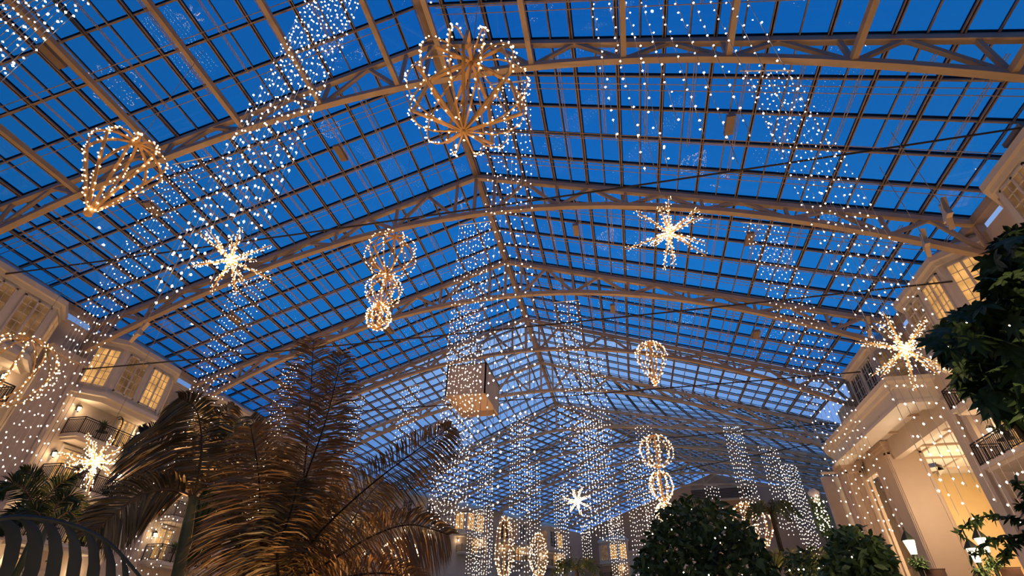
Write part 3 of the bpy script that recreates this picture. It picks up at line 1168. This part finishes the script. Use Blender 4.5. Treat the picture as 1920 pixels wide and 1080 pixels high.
def starburst(label, C, R_, n, br, seed=1, d0=0.03):
    rnd = random.Random(seed)
    root = empty('starburst', C)
    core = MB()
    for k in range(14):
        d = V((rnd.gauss(0, 1), rnd.gauss(0, 1), rnd.gauss(0, 1))).normalized() * R_ * 0.06
        core.octa(d, R_ * 0.035)
    core.build('core', M['star_glow'], root)
    wb = MB()
    wb.tube([(0, 0, 0), (0, 0, 6)], 0.01, 4)
    wb.build('hanging_wire', M['wire'], root)
    for k in range(n):
        # evenly spread directions with a little scatter
        z = 1 - 2 * (k + 0.5) / n
        a = k * PI * (3 - math.sqrt(5)) + seed
        r_ = math.sqrt(1 - z * z)
        d = V((r_ * math.cos(a), r_ * math.sin(a), z))
        L_ = R_ * rnd.uniform(0.85, 1.1)
        am = MB()
        am.tube([d * 0.03, d * L_ * 0.55, d * L_], [d0, d0 * 0.8, d0 * 0.45], 5)
        o = am.build('arm', M['gold'], root)
        bb = MB()
        s1 = d.orthogonal().normalized()
        s2 = d.cross(s1)
        m_ = 36
        for j in range(m_):
            t = (j + rnd.random()) / m_
            aa = rnd.uniform(0, 2 * PI)
            rr = d0 + 0.02 + 0.03 * t
            bb.octa(d * (L_ * (0.05 + 0.93 * t)) + (s1 * math.cos(aa) + s2 * math.sin(aa)) * rr, br * (1.35 - 0.6 * t) * rnd.uniform(0.8, 1.2))
        o2 = bb.build('bulbs', M['bulb_gold'], o)
        o2['kind'] = 'stuff'
    tag(root, label, 'starburst', 'lit starburst ornaments')
    return root


starburst('lit starburst ornament hanging at the end of the wide left light curtain', at(433, 488, 17.5), 1.25, 14, 0.018, 3)
starburst('largest lit starburst hanging alone right of the centre against blue glass', at(1255, 437, 15.5), 1.25, 13, 0.0165, 5)
starburst('lit starburst hanging before the cornice at the right', at(1696, 655, 17.9), 1.22, 14, 0.018, 8)
starburst('lit starburst hanging in front of the lower left balconies', at(178, 865, 22), 1.12, 14, 0.021, 2)
starburst('small distant lit starburst low over the far corner', at(1082, 940, 42), 1.15, 12, 0.028, 6, 0.03)
for px, py, d_, lb, tilt in ((1775, 400, 17, 'flat star seen edge-on below the right end of the second truss', 0.9), (1735, 455, 19, 'unlit flat star hanging under the right end of the truss', 0.6),
                             (1628, 612, 24, 'small flat star with a lit edge left of the right starburst', 0.8), (262, 622, 22, 'small flat star with a lit edge under the left facade eave', 0.7)):
    mb = MB()
    pts = []
    for k in range(10):
        a = k * PI / 5
        r_ = 0.45 if k % 2 == 0 else 0.2
        pts.append((r_ * math.cos(a), r_ * math.sin(a)))
    mb.prism(pts, -0.06, 0.06)
    rt = empty('star_ornament', at(px, py, d_))
    rv = ray(px, py)
    nrm = (rv.cross(V((0.3, 0.1, 1))).normalized() * 0.97 + rv * 0.18 * tilt).normalized()
    qn = nrm.to_track_quat('Z', 'Y')
    rt.rotation_euler = qn.to_euler()
    wb = MB()
    tp = V((pts[2][0], pts[2][1], 0))
    wb.tube([tp, tp + qn.inverted() @ V((0, 0, 3.0))], 0.01, 4)
    wb.build('hanging_wire', M['wire'], rt)
    mb.build('star_body', M['steel'], rt)
    bb = MB()
    if 'lit' in lb.split():
        for k in range(9):
            q = lerp(V((*pts[0], 0)), V((*pts[1], 0)), k / 8)
            bb.octa(q + V((0.04, 0.03, 0)), 0.035)
        o2 = bb.build('bulbs', M['bulb_gold'], rt)
    tag(rt, lb, 'star ornament')

# hanging beige box
zb = 15.0
p00, p01, p10 = atZ(833, 741, zb), atZ(910, 738, zb), atZ(855, 783, zb)
wx = (p01 - p00).length
dy = abs(p10.y - p00.y)
root = empty('hanging_box', (p00 + p01) / 2)
mb = MB()
Hb = 2.5
mb.box((0, 0.05, Hb / 2), (wx, 0.1, Hb))
mb.box((0, dy - 0.05, Hb / 2), (wx, 0.1, Hb))
mb.box((-wx / 2 + 0.05, dy / 2, Hb / 2), (0.1, dy, Hb))
mb.box((wx / 2 - 0.05, dy / 2, Hb / 2), (0.1, dy, Hb))
mb.box((0, dy / 2, Hb - 0.05), (wx, dy, 0.1))
mb.build('casing', M['box'], root)
mb = MB()
mb.box((0, dy / 2, 0.45), (wx - 0.2, dy - 0.2, 0.05))
mb.build('base_panel', M['peach'], root)
for x in (-wx / 3, wx / 3):
    for y in (0.3, dy - 0.3):
        mb = MB()
        mb.tube([(x, y, Hb), (x, y, Hb + 6.0)], 0.03, 5)
        mb.build('hanger', M['steel'], root)
tag(root, 'large beige open-bottomed box hanging under the roof ridge', 'box')

# ------------------------------------------------------------------ palms and plants
def bez(P, t):
    n = len(P)
    if n == 2:
        return lerp(P[0], P[1], t)
    Q = [lerp(P[i], P[i + 1], t) for i in range(n - 1)]
    return bez(Q, t)


def cat(P, t):
    """point on a smooth line through the given points"""
    n = len(P) - 1
    s_ = min(n - 1e-6, max(0, t * n))
    i = int(s_)
    f = s_ - i
    p0, p1, p2, p3 = P[max(0, i - 1)], P[i], P[i + 1], P[min(n, i + 2)]
    return ((p1 * 2) + (p2 - p0) * f + (p0 * 2 - p1 * 5 + p2 * 4 - p3) * f * f + (p1 * 3 - p0 - p2 * 3 + p3) * f ** 3) * 0.5


def frond(parent, P, L_, n, mat, ribmat, wid=0.035, droop=0.25, sweep=0.5, t0=0.08, rr=0.02, seed=0, lean=0.25, taper=0.35, fold=0.0):
    """a feather leaf: midrib through points P (world), leaflets to both sides"""
    rnd = random.Random(seed)
    P = [V(p) for p in P]
    mb = MB()
    N = 18
    pts = [cat(P, k / N) for k in range(N + 1)]
    mb.tube(pts, [rr * (1 - 0.8 * k / N) for k in range(N + 1)], 5)
    lf = MB()
    for j in range(n):
        t = t0 + (1 - t0) * (j + rnd.uniform(-0.3, 0.3)) / n
        t = min(0.999, max(0.01, t))
        p = cat(P, t)
        tg = (cat(P, min(1, t + 0.02)) - cat(P, max(0, t - 0.02))).normalized()
        view = (p - EYE).normalized()
        sd = tg.cross(view).normalized()
        nrm = sd.cross(tg).normalized()
        shape = (math.sin(PI * min(1, (t - t0) / (1 - t0) * 0.80 + 0.16)) ** 0.7) * (1 - taper * t)
        for s_ in (-1, 1):
            l_ = L_ * shape * rnd.uniform(0.82, 1.1)
            d = (sd * s_ + tg * (sweep + 0.5 * t * t) * rnd.uniform(0.75, 1.25) + nrm * (lean * rnd.uniform(-1, 1) + fold)).normalized()
            wv = tg * 1.0 - d * tg.dot(d)
            wv = (wv.normalized() * 0.75 + nrm * rnd.uniform(-0.7, 0.7)).normalized() * wid * rnd.uniform(0.7, 1.25)
            q0 = p
            dr = V((0, 0, -1)) * droop * l_
            q1 = p + d * l_ * 0.4 + dr * 0.16
            q2 = p + d * l_ * 0.75 + dr * 0.56
            q3 = p + d * l_ + dr
            lf.add([q0 - wv * 0.35, q0 + wv * 0.35, q1 - wv, q1 + wv, q2 - wv * 0.7, q2 + wv * 0.7, q3],
                   [(0, 1, 3, 2), (2, 3, 5, 4), (4, 5, 6)])
    inv = Matrix.Translation(-parent.location)
    o = lf.build('frond', mat, parent)
    o.matrix_parent_inverse = inv
    m_ = mb.build('midrib', ribmat, o)
    return o


def PXS(lst, d):
    """points along sight lines at a distance; d may be one value or one per point"""
    return [at(x, y, d[i] if isinstance(d, (list, tuple)) else d) for i, (x, y) in enumerate(lst)]


# big bronze palm
base = at(545, 1085, 9.6)
palm = empty('feather_palm', (base.x, base.y, 0))
inv = Matrix.Translation(-palm.location)
mb = MB()
mb.tube([V((base.x, base.y, 0)), V((base.x, base.y, 1.2)), base], [0.22, 0.19, 0.14], 10)
mb.build('trunk', M['bark'], palm, True).matrix_parent_inverse = inv
BR, OL = M['frond_brown'], M['frond_olive']
md = M['midrib_dark']
FRS = [
    ([(540, 1085), (560, 980), (574, 850), (583, 730), (588, 636)], [9.6, 9.5, 9.4, 9.5, 9.8], 0.92, 120, BR, 0.35, 1),
    ([(548, 1085), (553, 965), (575, 890), (612, 785), (642, 664)], [9.6, 9.3, 9.1, 9.0, 9.2], 0.90, 115, BR, 0.32, 2),
    ([(520, 1110), (560, 1050), (612, 985), (700, 905), (790, 838), (846, 800)], [9.6, 9.3, 9.0, 8.7, 8.6, 8.6], 0.82, 115, BR, 0.45, 3),
    ([(520, 1110), (595, 1067), (697, 1006), (770, 984), (842, 1003)], [9.6, 9.2, 8.8, 8.6, 8.6], 0.80, 105, BR, 0.5, 4),
    ([(505, 1130), (492, 1040), (488, 960), (484, 880), (470, 800)], [9.6, 9.4, 9.3, 9.2, 9.2], 0.85, 105, BR, 0.35, 5),
    ([(540, 1110), (536, 1020), (522, 940), (500, 850), (470, 780)], [9.7, 9.8, 9.9, 10.0, 10.2], 0.8, 90, OL, 0.4, 6),
    ([(540, 1110), (590, 1040), (650, 990), (690, 930), (720, 900)], [9.8, 10, 10.2, 10.4, 10.6], 0.8, 80, OL, 0.5, 7),
    ([(520, 1120), (470, 1060), (440, 1000), (415, 960)], [9.6, 9.5, 9.5, 9.5], 0.7, 70, BR, 0.5, 8),
    ([(560, 1120), (640, 1085), (720, 1075), (790, 1090)], [9.4, 9.0, 8.6, 8.4], 0.75, 70, BR, 0.5, 9),
    ([(530, 1120), (520, 1040), (545, 960), (560, 900)], [9.4, 9.2, 9.1, 9.1], 0.75, 80, OL, 0.4, 10),
]
for pts, ds, L_, n, mat, dr, sd in FRS:
    frond(palm, PXS(pts, ds), L_ * 1.10, int(n * 1.75), mat, md, 0.0115, dr * 1.1, 0.36, 0.04, 0.026, sd, 0.55, 0.1)
tag(palm, 'big palm with tall bronze feather fronds at bottom centre left', 'palm', 'palms')

# slim green palm to its left
base = at(362, 932, 11.0)
foot = at(332, 1085, 10.6)
palm = empty('slim_palm', (foot.x, foot.y, 0))
inv = Matrix.Translation(-palm.location)
mb = MB()
mb.tube([V((foot.x, foot.y, 0)), foot, lerp(foot, base, 0.5), base], [0.10, 0.095, 0.09, 0.07], 10)
mb.build('stem', M['stem'], palm, True).matrix_parent_inverse = inv
FR2 = [
    ([(362, 935), (374, 880), (378, 820), (366, 765), (335, 745)], [11, 11, 11, 11, 11], 1.15, 75, M['frond_olive'], 0.75, 21, 0.2),
    ([(360, 930), (318, 918), (265, 928), (215, 965), (172, 1000)], [11, 10.8, 10.6, 10.4, 10.3], 0.72, 80, M['frond_olive'], 0.35, 22, 0.5),
    ([(364, 930), (395, 905), (430, 905), (455, 950)], [11, 11, 11, 11], 0.75, 55, M['frond_olive'], 0.7, 23, 0.4),
    ([(366, 925), (400, 860), (440, 815), (490, 808)], [11.2, 11.4, 11.6, 11.8], 0.8, 60, M['frond_green'], 0.6, 24, 0.4),
    ([(364, 934), (395, 940), (418, 965), (425, 1005)], [11, 10.9, 10.8, 10.8], 0.75, 50, M['frond_green'], 0.7, 25, 0.3),
    ([(358, 928), (335, 870), (300, 830), (262, 812)], [11.2, 11.4, 11.6, 11.8], 1.0, 60, M['frond_dark'], 0.55, 26, 0.3),
    ([(362, 925), (380, 850), (410, 790), (440, 760)], [11.3, 11.6, 11.8, 12.0], 0.7, 60, M['frond_olive'], 0.5, 27, 0.5),
]
for pts, ds, L_, n, mat, dr, sd, sw in FR2:
    frond(palm, PXS(pts, ds), L_, int(n * 1.6), mat, M['midrib'], 0.017, dr, sw, 0.1, 0.032, sd, 0.2, 0.25)
tag(palm, 'slim green-stemmed palm left of the big bronze palm', 'palm', 'palms')

# two small palms at far left
for nm, ft, frs, lb in (
        ('small_palm', (70, 1000), [([(70, 985), (55, 930), (25, 905), (-5, 925)], 14, 0.6, 31), ([(72, 985), (92, 930), (115, 905), (140, 892)], 14, 0.55, 32), ([(68, 985), (45, 960), (20, 970), (0, 1000)], 14, 0.5, 33),
                                    ([(70, 985), (70, 930), (60, 890), (40, 880)], 14.3, 0.55, 34)], 'small feathery palm at the left edge below the balconies'),
        ('small_palm', (88, 1010), [([(90, 985), (110, 945), (140, 930), (170, 980)], 13.5, 0.5, 35), ([(86, 985), (70, 960), (50, 960), (30, 985)], 13.5, 0.45, 36), ([(90, 985), (130, 960), (150, 985), (165, 1010)], 13.3, 0.4, 37)],
         'small arching palm left of the slim palm frond tip')):
    b_ = at(ft[0], ft[1], 13.8)
    palm = empty(nm, (b_.x, b_.y, 0))
    inv = Matrix.Translation(-palm.location)
    mb = MB()
    mb.tube([V((b_.x, b_.y, 0)), V((b_.x, b_.y, b_.z - 0.5)), at(frs[0][0][0][0], frs[0][0][0][1], 13.9)], [0.07, 0.06, 0.04], 8)
    mb.build('stem', M['stem'], palm, True).matrix_parent_inverse = inv
    for pts, d_, L_, sd in frs:
        frond(palm, PXS(pts, d_), L_ * 0.72, 80, M['frond_green'], M['midrib'], 0.012, 0.25, 0.7, 0.08, 0.018, sd, 0.6)
    tag(palm, lb, 'palm', 'palms')

# foreground arching frond with broad leaflets
q_ = at(-90, 1090, 2.6)
fg = empty('broad_leaf_frond', (q_.x, q_.y, 0))
inv = Matrix.Translation(-fg.location)
sp = PXS([(-90, 1010), (10, 972), (110, 978), (200, 1015), (270, 1090)], [2.5, 2.45, 2.4, 2.35, 2.3])
mb = MB()
mb.tube([cat(sp, k / 20) for k in range(21)], [0.011 - 0.0003 * k for k in range(21)], 6)
mb.tube([V((fg.location.x, fg.location.y, 0)), lerp(V((fg.location.x, fg.location.y, 0.6)), sp[0], 0.6), sp[0]], 0.012, 6)
mb.build('midrib', M['frond_dark'], fg).matrix_parent_inverse = inv
for k in range(8):
    t = 0.20 + 0.74 * k / 7
    p = cat(sp, t)
    tg = (cat(sp, min(1, t + 0.02)) - cat(sp, max(0, t - 0.02))).normalized()
    L_ = 0.62 - 0.2 * t
    lf = MB()
    rows = []
    back = (p - EYE).normalized()
    for j in range(9):
        s_ = j / 8
        q = p + tg * (0.17 * L_ * math.sin(s_ * PI * 0.7) * 1.3) + V((0, 0, -1)) * (L_ * (0.12 * s_ + 0.88 * s_ * s_)) + back * (0.05 * math.sin(s_ * 3)) - back * (0.06 * math.sin(s_ * PI))
        wv = 0.0205 * (math.sin(PI * min(1, 0.14 + 0.80 * s_)) ** 0.6)
        rows.append((q - tg * wv, q - back * 0.006, q + tg * wv))
    vs = [v for r_ in rows for v in r_]
    fs = []
    for j in range(8):
        for i_ in (0, 1):
            fs.append((j * 3 + i_, j * 3 + i_ + 1, j * 3 + i_ + 4, j * 3 + i_ + 3))
    lf.add(vs, fs)
    lf.build('leaflet', M['frond_dark'], fg, True).matrix_parent_inverse = inv
tag(fg, 'dark foreground palm frond with broad arching leaflets, bottom left corner', 'palm frond')


def inside(p, poly):
    x, y = p
    c = False
    for i in range(len(poly)):
        x0, y0 = poly[i]
        x1, y1 = poly[i - 1]
        if (y0 > y) != (y1 > y) and x < (x1 - x0) * (y - y0) / (y1 - y0) + x0:
            c = not c
    return c


def leafshape(mb, p, d, n, L_, W_, droop=0.2):
    s_ = d.cross(n)
    if s_.length < 1e-4:
        s_ = d.orthogonal()
    s_.normalize()
    g = V((0, 0, -1)) * droop * L_
    pts = [p, p + d * L_ * 0.3 + s_ * W_ * 0.5 + g * 0.1, p + d * L_ * 0.65 + s_ * W_ * 0.42 + g * 0.45, p + d * L_ + g,
           p + d * L_ * 0.65 - s_ * W_ * 0.42 + g * 0.45, p + d * L_ * 0.3 - s_ * W_ * 0.5 + g * 0.1]
    mid1 = p + d * L_ * 0.45 + g * 0.2 + n * W_ * 0.12
    mb.add(pts + [mid1], [(0, 1, 6), (1, 2, 6), (2, 3, 6), (3, 4, 6), (4, 5, 6), (5, 0, 6)])


def canopy(name, label, poly, d0, d1, n, L_, W_, mat, foot, seed, palmate=0, lights=0, trunk_r=0.12, mat2=None):
    """a tree: trunk, limbs and leaves filling a crown volume"""
    rnd = random.Random(seed)
    xs = [p[0] for p in poly]
    ys = [p[1] for p in poly]
    ft = at(*foot)
    root = empty(name, (ft.x, ft.y, 0))
    inv = Matrix.Translation(-root.location)
    lf = MB()
    pts = []
    while len(pts) < n:
        x, y = rnd.uniform(min(xs), max(xs)), rnd.uniform(min(ys), max(ys))
        if inside((x, y), poly):
            pts.append(at(x, y, rnd.uniform(d0, d1)))
    for p in pts:
        if palmate:
            ax = V((rnd.gauss(0, 0.6), rnd.gauss(0, 0.6), rnd.gauss(0.3, 0.5))).normalized()
            s1 = ax.orthogonal().normalized()
            s2 = ax.cross(s1)
            for k in range(palmate):
                a = 2 * PI * (k + rnd.uniform(-0.15, 0.15)) / palmate
                d = (s1 * math.cos(a) + s2 * math.sin(a) + ax * 0.15).normalized()
                leafshape(lf, p, d, ax, L_ * rnd.uniform(0.75, 1.15), W_, 0.35)
        else:
            d = V((rnd.gauss(0, 1), rnd.gauss(0, 1), rnd.gauss(-0.1, 0.7))).normalized()
            nn = V((rnd.gauss(0, 1), rnd.gauss(0, 1), rnd.gauss(0, 1))).normalized()
            leafshape(lf, p, d, nn, L_ * rnd.uniform(0.6, 1.3), W_, 0.2)
    lf.build('foliage', mat, root).matrix_parent_inverse = inv
    c = sum(pts, V((0, 0, 0))) / len(pts)
    lo = V((ft.x, ft.y, max(0.5, c.z * 0.45)))
    tb = MB()
    tb.tube([V((ft.x, ft.y, 0)), lo, lerp(lo, c, 0.6)], [trunk_r, trunk_r * 0.85, trunk_r * 0.5], 9)
    tb.build('trunk', M['bark'], root, True).matrix_parent_inverse = inv
    for k in range(7):
        q = pts[rnd.randrange(len(pts))]
        b = MB()
        s0 = lerp(lo, c, rnd.uniform(0.0, 0.55))
        b.tube([s0, lerp(s0, q, 0.5) + V((0, 0, 0.1)), q], [trunk_r * 0.35, trunk_r * 0.22, trunk_r * 0.08], 6)
        b.build('branch', M['bark'], root, True).matrix_parent_inverse = inv
    if lights:
        bb = MB()
        for k in range(lights):
            q = pts[rnd.randrange(len(pts))]
            q = q - (q - EYE).normalized() * 0.4
            bb.octa(q, 0.016 * (d0 / 12))
        o = bb.build('bulbs', M['bulb'], root)
        o.matrix_parent_inverse = inv
        o['kind'] = 'stuff'
    tag(root, label, 'tree', 'indoor trees')
    return root


canopy('umbrella_tree', 'dark leafy tree with hand-shaped leaves at the right edge',
       [(1960, 415), (1890, 440), (1850, 480), (1845, 520), (1870, 560), (1820, 575), (1790, 590), (1765, 610), (1745, 635), (1748, 660), (1790, 668), (1795, 700), (1820, 735), (1850, 760), (1890, 785), (1960, 800)],
       5.6, 8.0, 560, 0.155, 0.058, M['leaf'], (2080, 1080, 6.5), 5, 8, 25, 0.12)
canopy('round_tree', 'dark round tree at the bottom right of centre before the end wall',
       [(1185, 1100), (1200, 1030), (1222, 1000), (1235, 958), (1262, 945), (1285, 928), (1310, 940), (1345, 938), (1375, 965), (1400, 985), (1425, 1010), (1440, 1050), (1460, 1100)],
       19.5, 24.0, 2600, 0.34, 0.15, M['leaf'], (1320, 1150, 22), 6, 0, 22, 0.2)
canopy('bushy_tree', 'dark bushy tree left of the portico piers',
       [(1535, 1100), (1552, 1040), (1562, 1000), (1580, 985), (1612, 985), (1622, 1005), (1655, 1010), (1668, 1040), (1690, 1100)],
       18.5, 22.0, 1500, 0.30, 0.13, M['leaf_mid'], (1615, 1150, 20), 7, 0, 8, 0.16)
canopy('low_shrub', 'low dark shrub between the two dark trees',
       [(1470, 1100), (1480, 1045), (1510, 1030), (1535, 1045), (1545, 1100)], 25.5, 27, 500, 0.28, 0.1, M['leaf'], (1510, 1150, 22), 9, 0, 12, 0.08)
# leafy arching branches at the right edge
rt = at(1960, 985, 7.5)
root = empty('arching_shrub', (rt.x, rt.y, 0))
inv = Matrix.Translation(-root.location)
mb = MB()
mb.tube([V((rt.x, rt.y, 0)), rt], [0.05, 0.03], 7)
mb.build('trunk', M['bark'], root).matrix_parent_inverse = inv
for bi, pts in enumerate(([(1945, 985), (1900, 972), (1850, 968), (1815, 982), (1797, 1003)], [(1945, 1000), (1900, 1008), (1860, 1012), (1840, 1030), (1818, 1042)],
                          [(1945, 990), (1915, 1010), (1890, 1030), (1880, 1050)], [(1950, 970), (1925, 930), (1905, 900)], [(1955, 990), (1930, 960), (1912, 945)])):
    W_ = PXS(pts, 7.5)
    b = MB()
    b.tube([cat(W_, k / 12) for k in range(13)], [0.014 - 0.0008 * k for k in range(13)], 5)
    ob = b.build('branch', M['bark'], root)
    ob.matrix_parent_inverse = inv
    lf = MB()
    rnd = random.Random(60 + bi)
    for k in range(110):
        t = rnd.uniform(0.05, 1)
        p = cat(W_, t)
        d = V((rnd.gauss(0, 1), rnd.gauss(0, 1), rnd.gauss(-0.2, 0.8))).normalized()
        nn = V((rnd.gauss(0, 1), rnd.gauss(0, 1), rnd.gauss(0, 1))).normalized()
        leafshape(lf, p, d, nn, 0.085 * rnd.uniform(0.7, 1.2), 0.028, 0.2)
    lf.build('foliage', M['leaf_mid'], ob)
tag(root, 'green arching leafy branches at the lower right edge by the lamps', 'shrub')
# small distant palms
for ft, d_, sc, lb in (((1447, 965), 40, 0.95, 'distant palm between two light curtains on the right'), ((1082, 1072), 45, 1.1, 'distant palm top at the bottom middle'), ((1500, 1075), 30, 1.2, 'distant low palm left of the bushy tree')):
    c = at(*ft, d_)
    palm = empty('fan_palm', (c.x, c.y, 0))
    inv = Matrix.Translation(-palm.location)
    mb = MB()
    mb.tube([V((c.x, c.y, 0)), c], [0.2, 0.14], 8)
    mb.build('trunk', M['bark'], palm).matrix_parent_inverse = inv
    rnd = random.Random(int(ft[0]))
    for k in range(9):
        a = 2 * PI * k / 9 + rnd.uniform(-0.2, 0.2)
        d = V((math.cos(a), math.sin(a), 0))
        frond(palm, [c, c + d * 0.6 * sc + V((0, 0, 0.6 * sc)), c + d * 1.3 * sc + V((0, 0, 0.5 * sc)), c + d * 1.8 * sc + V((0, 0, -0.3 * sc))], 0.5 * sc, 24, M['frond_green'], M['midrib_dark'], 0.04, 0.4, 0.5, 0.1, 0.03, k + 77)
    tag(palm, lb, 'palm', 'palms')

# ------------------------------------------------------------------ lamp posts with banners
def lamp_post(px, py, d_, sc, banners, label):
    c = at(px, py, d_)
    root = empty('lamp_post', (c.x, c.y, 0))
    inv = Matrix()
    mb = MB()
    H = c.z
    mb.tube([(0, 0, 0), (0, 0, 0.6), (0, 0, 0.65), (0, 0, H - 0.32 * sc)], [0.12, 0.09, 0.055, 0.045], 8)
    mb.build('pole', M['verdigris'], root)
    mb = MB()
    mb.lathe([(0.10 * sc, -0.30 * sc), (0.19 * sc, 0.14 * sc)], (0, 0, H), 6)
    mb.build('glass', M['lamp'], root)
    mb = MB()
    mb.lathe([(0.25 * sc, 0.14 * sc), (0.20 * sc, 0.22 * sc), (0.07 * sc, 0.40 * sc), (0.03 * sc, 0.46 * sc), (0.035 * sc, 0.52 * sc), (0.01 * sc, 0.60 * sc)], (0, 0, H), 6)
    mb.build('cap', M['verdigris'], root)
    mb = MB()
    mb.lathe([(0.05 * sc, -0.40 * sc), (0.11 * sc, -0.30 * sc)], (0, 0, H), 6)
    mb.build('base_collar', M['verdigris'], root)
    for s_, mats in banners:
        mb = MB()
        z0 = H - 0.75 * sc
        mb.tube([(0, 0, z0), (s_ * 0.75 * sc, 0, z0)], 0.015, 5, 0)
        mb.box((s_ * 0.42 * sc, 0, z0 - 0.65 * sc), (0.62 * sc, 0.02, 1.25 * sc), 0)
        if len(mats) > 1:
            mb.box((s_ * 0.42 * sc, 0, z0 - 0.85 * sc), (0.60 * sc, 0.026, 0.40 * sc), 1)
            mb.box((s_ * 0.42 * sc, 0, z0 - 1.12 * sc), (0.60 * sc, 0.026, 0.14 * sc), 2)
        mb.build('banner', mats, root)
    lf = MB()
    rnd = random.Random(int(px))
    for k in range(160):
        d = V((rnd.uniform(-0.22, 0.22), rnd.uniform(-0.22, 0.22), rnd.uniform(-0.72, -0.45))) * sc
        leafshape(lf, V((0, 0, H)) + d, V((rnd.gauss(0, 1), rnd.gauss(0, 1), rnd.gauss(-0.3, 0.6))).normalized(), V((0, 0, 1)), 0.2 * sc, 0.06 * sc)
    lf.build('flower_basket', M['leaf'], root)
    tag(root, label, 'lamp post', 'lantern posts by the portico')
    point(c - V((0, 0, 0.05)) + V((0, -0.45, 0)), 60, (1, 0.7, 0.4), 0.15)
    return root


bd = [M['banner_dark'], M['banner_pale'], M['banner_red']]
lamp_post(1707, 1022, 15, 0.62, [(1, [M['banner_dark']])], 'lit lantern post with a brown banner below the middle portico pier')
lamp_post(1826, 1037, 17, 0.66, [(-1, [M['banner_dark']])], 'lower lit lantern post of the close pair at the right')
lamp_post(1842, 1018, 18, 0.72, [(1, bd)], 'taller lit lantern post of the close pair, with a striped banner')

# lit garland column before the right far wall
c0, c1 = at(1527, 930, 40), at(1560, 1010, 40)
root = empty('lit_garland', c0)
lf = MB()
rnd = random.Random(5)
bb = MB()
for k in range(500):
    t = rnd.random()
    p = lerp(V((0, 0, 0)), V((0, 0, (zat(0, 1012, c0) - (c0.z - E0)))), t) + V((rnd.gauss(0, 0.22), rnd.gauss(0, 0.22), 0))
    leafshape(lf, p, V((rnd.gauss(0, 1), rnd.gauss(0, 1), rnd.gauss(0, 1))).normalized(), V((0, 0, 1)), 0.3, 0.12)
    if k % 5 == 0:
        bb.octa(p + V((rnd.gauss(0, 0.15), -0.2, 0)), 0.032)
lf.build('foliage', M['leaf'], root)
o = bb.build('bulbs', M['bulb'], root)
o['kind'] = 'stuff'
hb = MB()
hb.lathe([(0.1, -0.4), (0.3, -0.2), (0.35, 0.2), (0.15, 0.45)], n=10)
hb.build('top_ball', M['white'], root, True)
tag(root, 'slim dark garland column dotted with lights left of the curved cornice', 'garland')

# ------------------------------------------------------------------ lamps of the place, with added fill lights
for x, y, p_ in ((-24, 8, 3780), (-8, 10, 3780), (10, 12, 2940), (-26, 24, 3360), (-10, 26, 3780), (9, 26, 3360), (-27, 42, 3360), (-8, 42, 3780), (10, 42, 2940)):
    spot((x, y, 0.4), (x * 0.9, y + 3, 25), p_ * (0.72 if abs(x + 9) > 12 else 0.95), (1, 0.52, 0.22), 110)
for s_ in (6, 26, 44):
    c = V((XM, YT, 0)) + U * s_
    spot((c.x, c.y, 0.5), (c.x, c.y, 25), 3780, (1, 0.62, 0.36), 130)
for y in (20, 32, 44, 56, 66):
    spot((XL + 9, y, 0.4), (XL, y + 3, 9), 420, (1, 0.56, 0.30), 120)
point((-0.7, 0.5, 0.35), 34, (1, 0.78, 0.6), 0.1)  # added fill light, unseen beside the viewer, brightens the foreground frond
spot((3.4, 3.9, 0.3), at(1850, 600, 6.8), 420, (1, 0.75, 0.5), 80)  # added unseen spot that lifts the dark leaves of the umbrella tree
spot((-3.0, 8.5, 0.35), at(590, 880, 9.3), 480, (1, 0.6, 0.25), 75)
spot((9, 24, 0.4), (19, 33, 10), 1300, (1, 0.62, 0.38), 90)

# ------------------------------------------------------------------ render look
S.view_settings.view_transform = 'Standard'
S.view_settings.look = 'None'
S.view_settings.exposure = 0.0
S.view_settings.gamma = 1.0
S.view_settings.use_curve_mapping = False
S.cycles.max_bounces = 6
S.cycles.diffuse_bounces = 2
S.cycles.glossy_bounces = 2
S.cycles.transparent_max_bounces = 12
S.cycles.transmission_bounces = 2
S.cycles.sample_clamp_indirect = 3.0
S.cycles.caustics_reflective = False
S.cycles.caustics_refractive = False
S.cycles.use_denoising = True
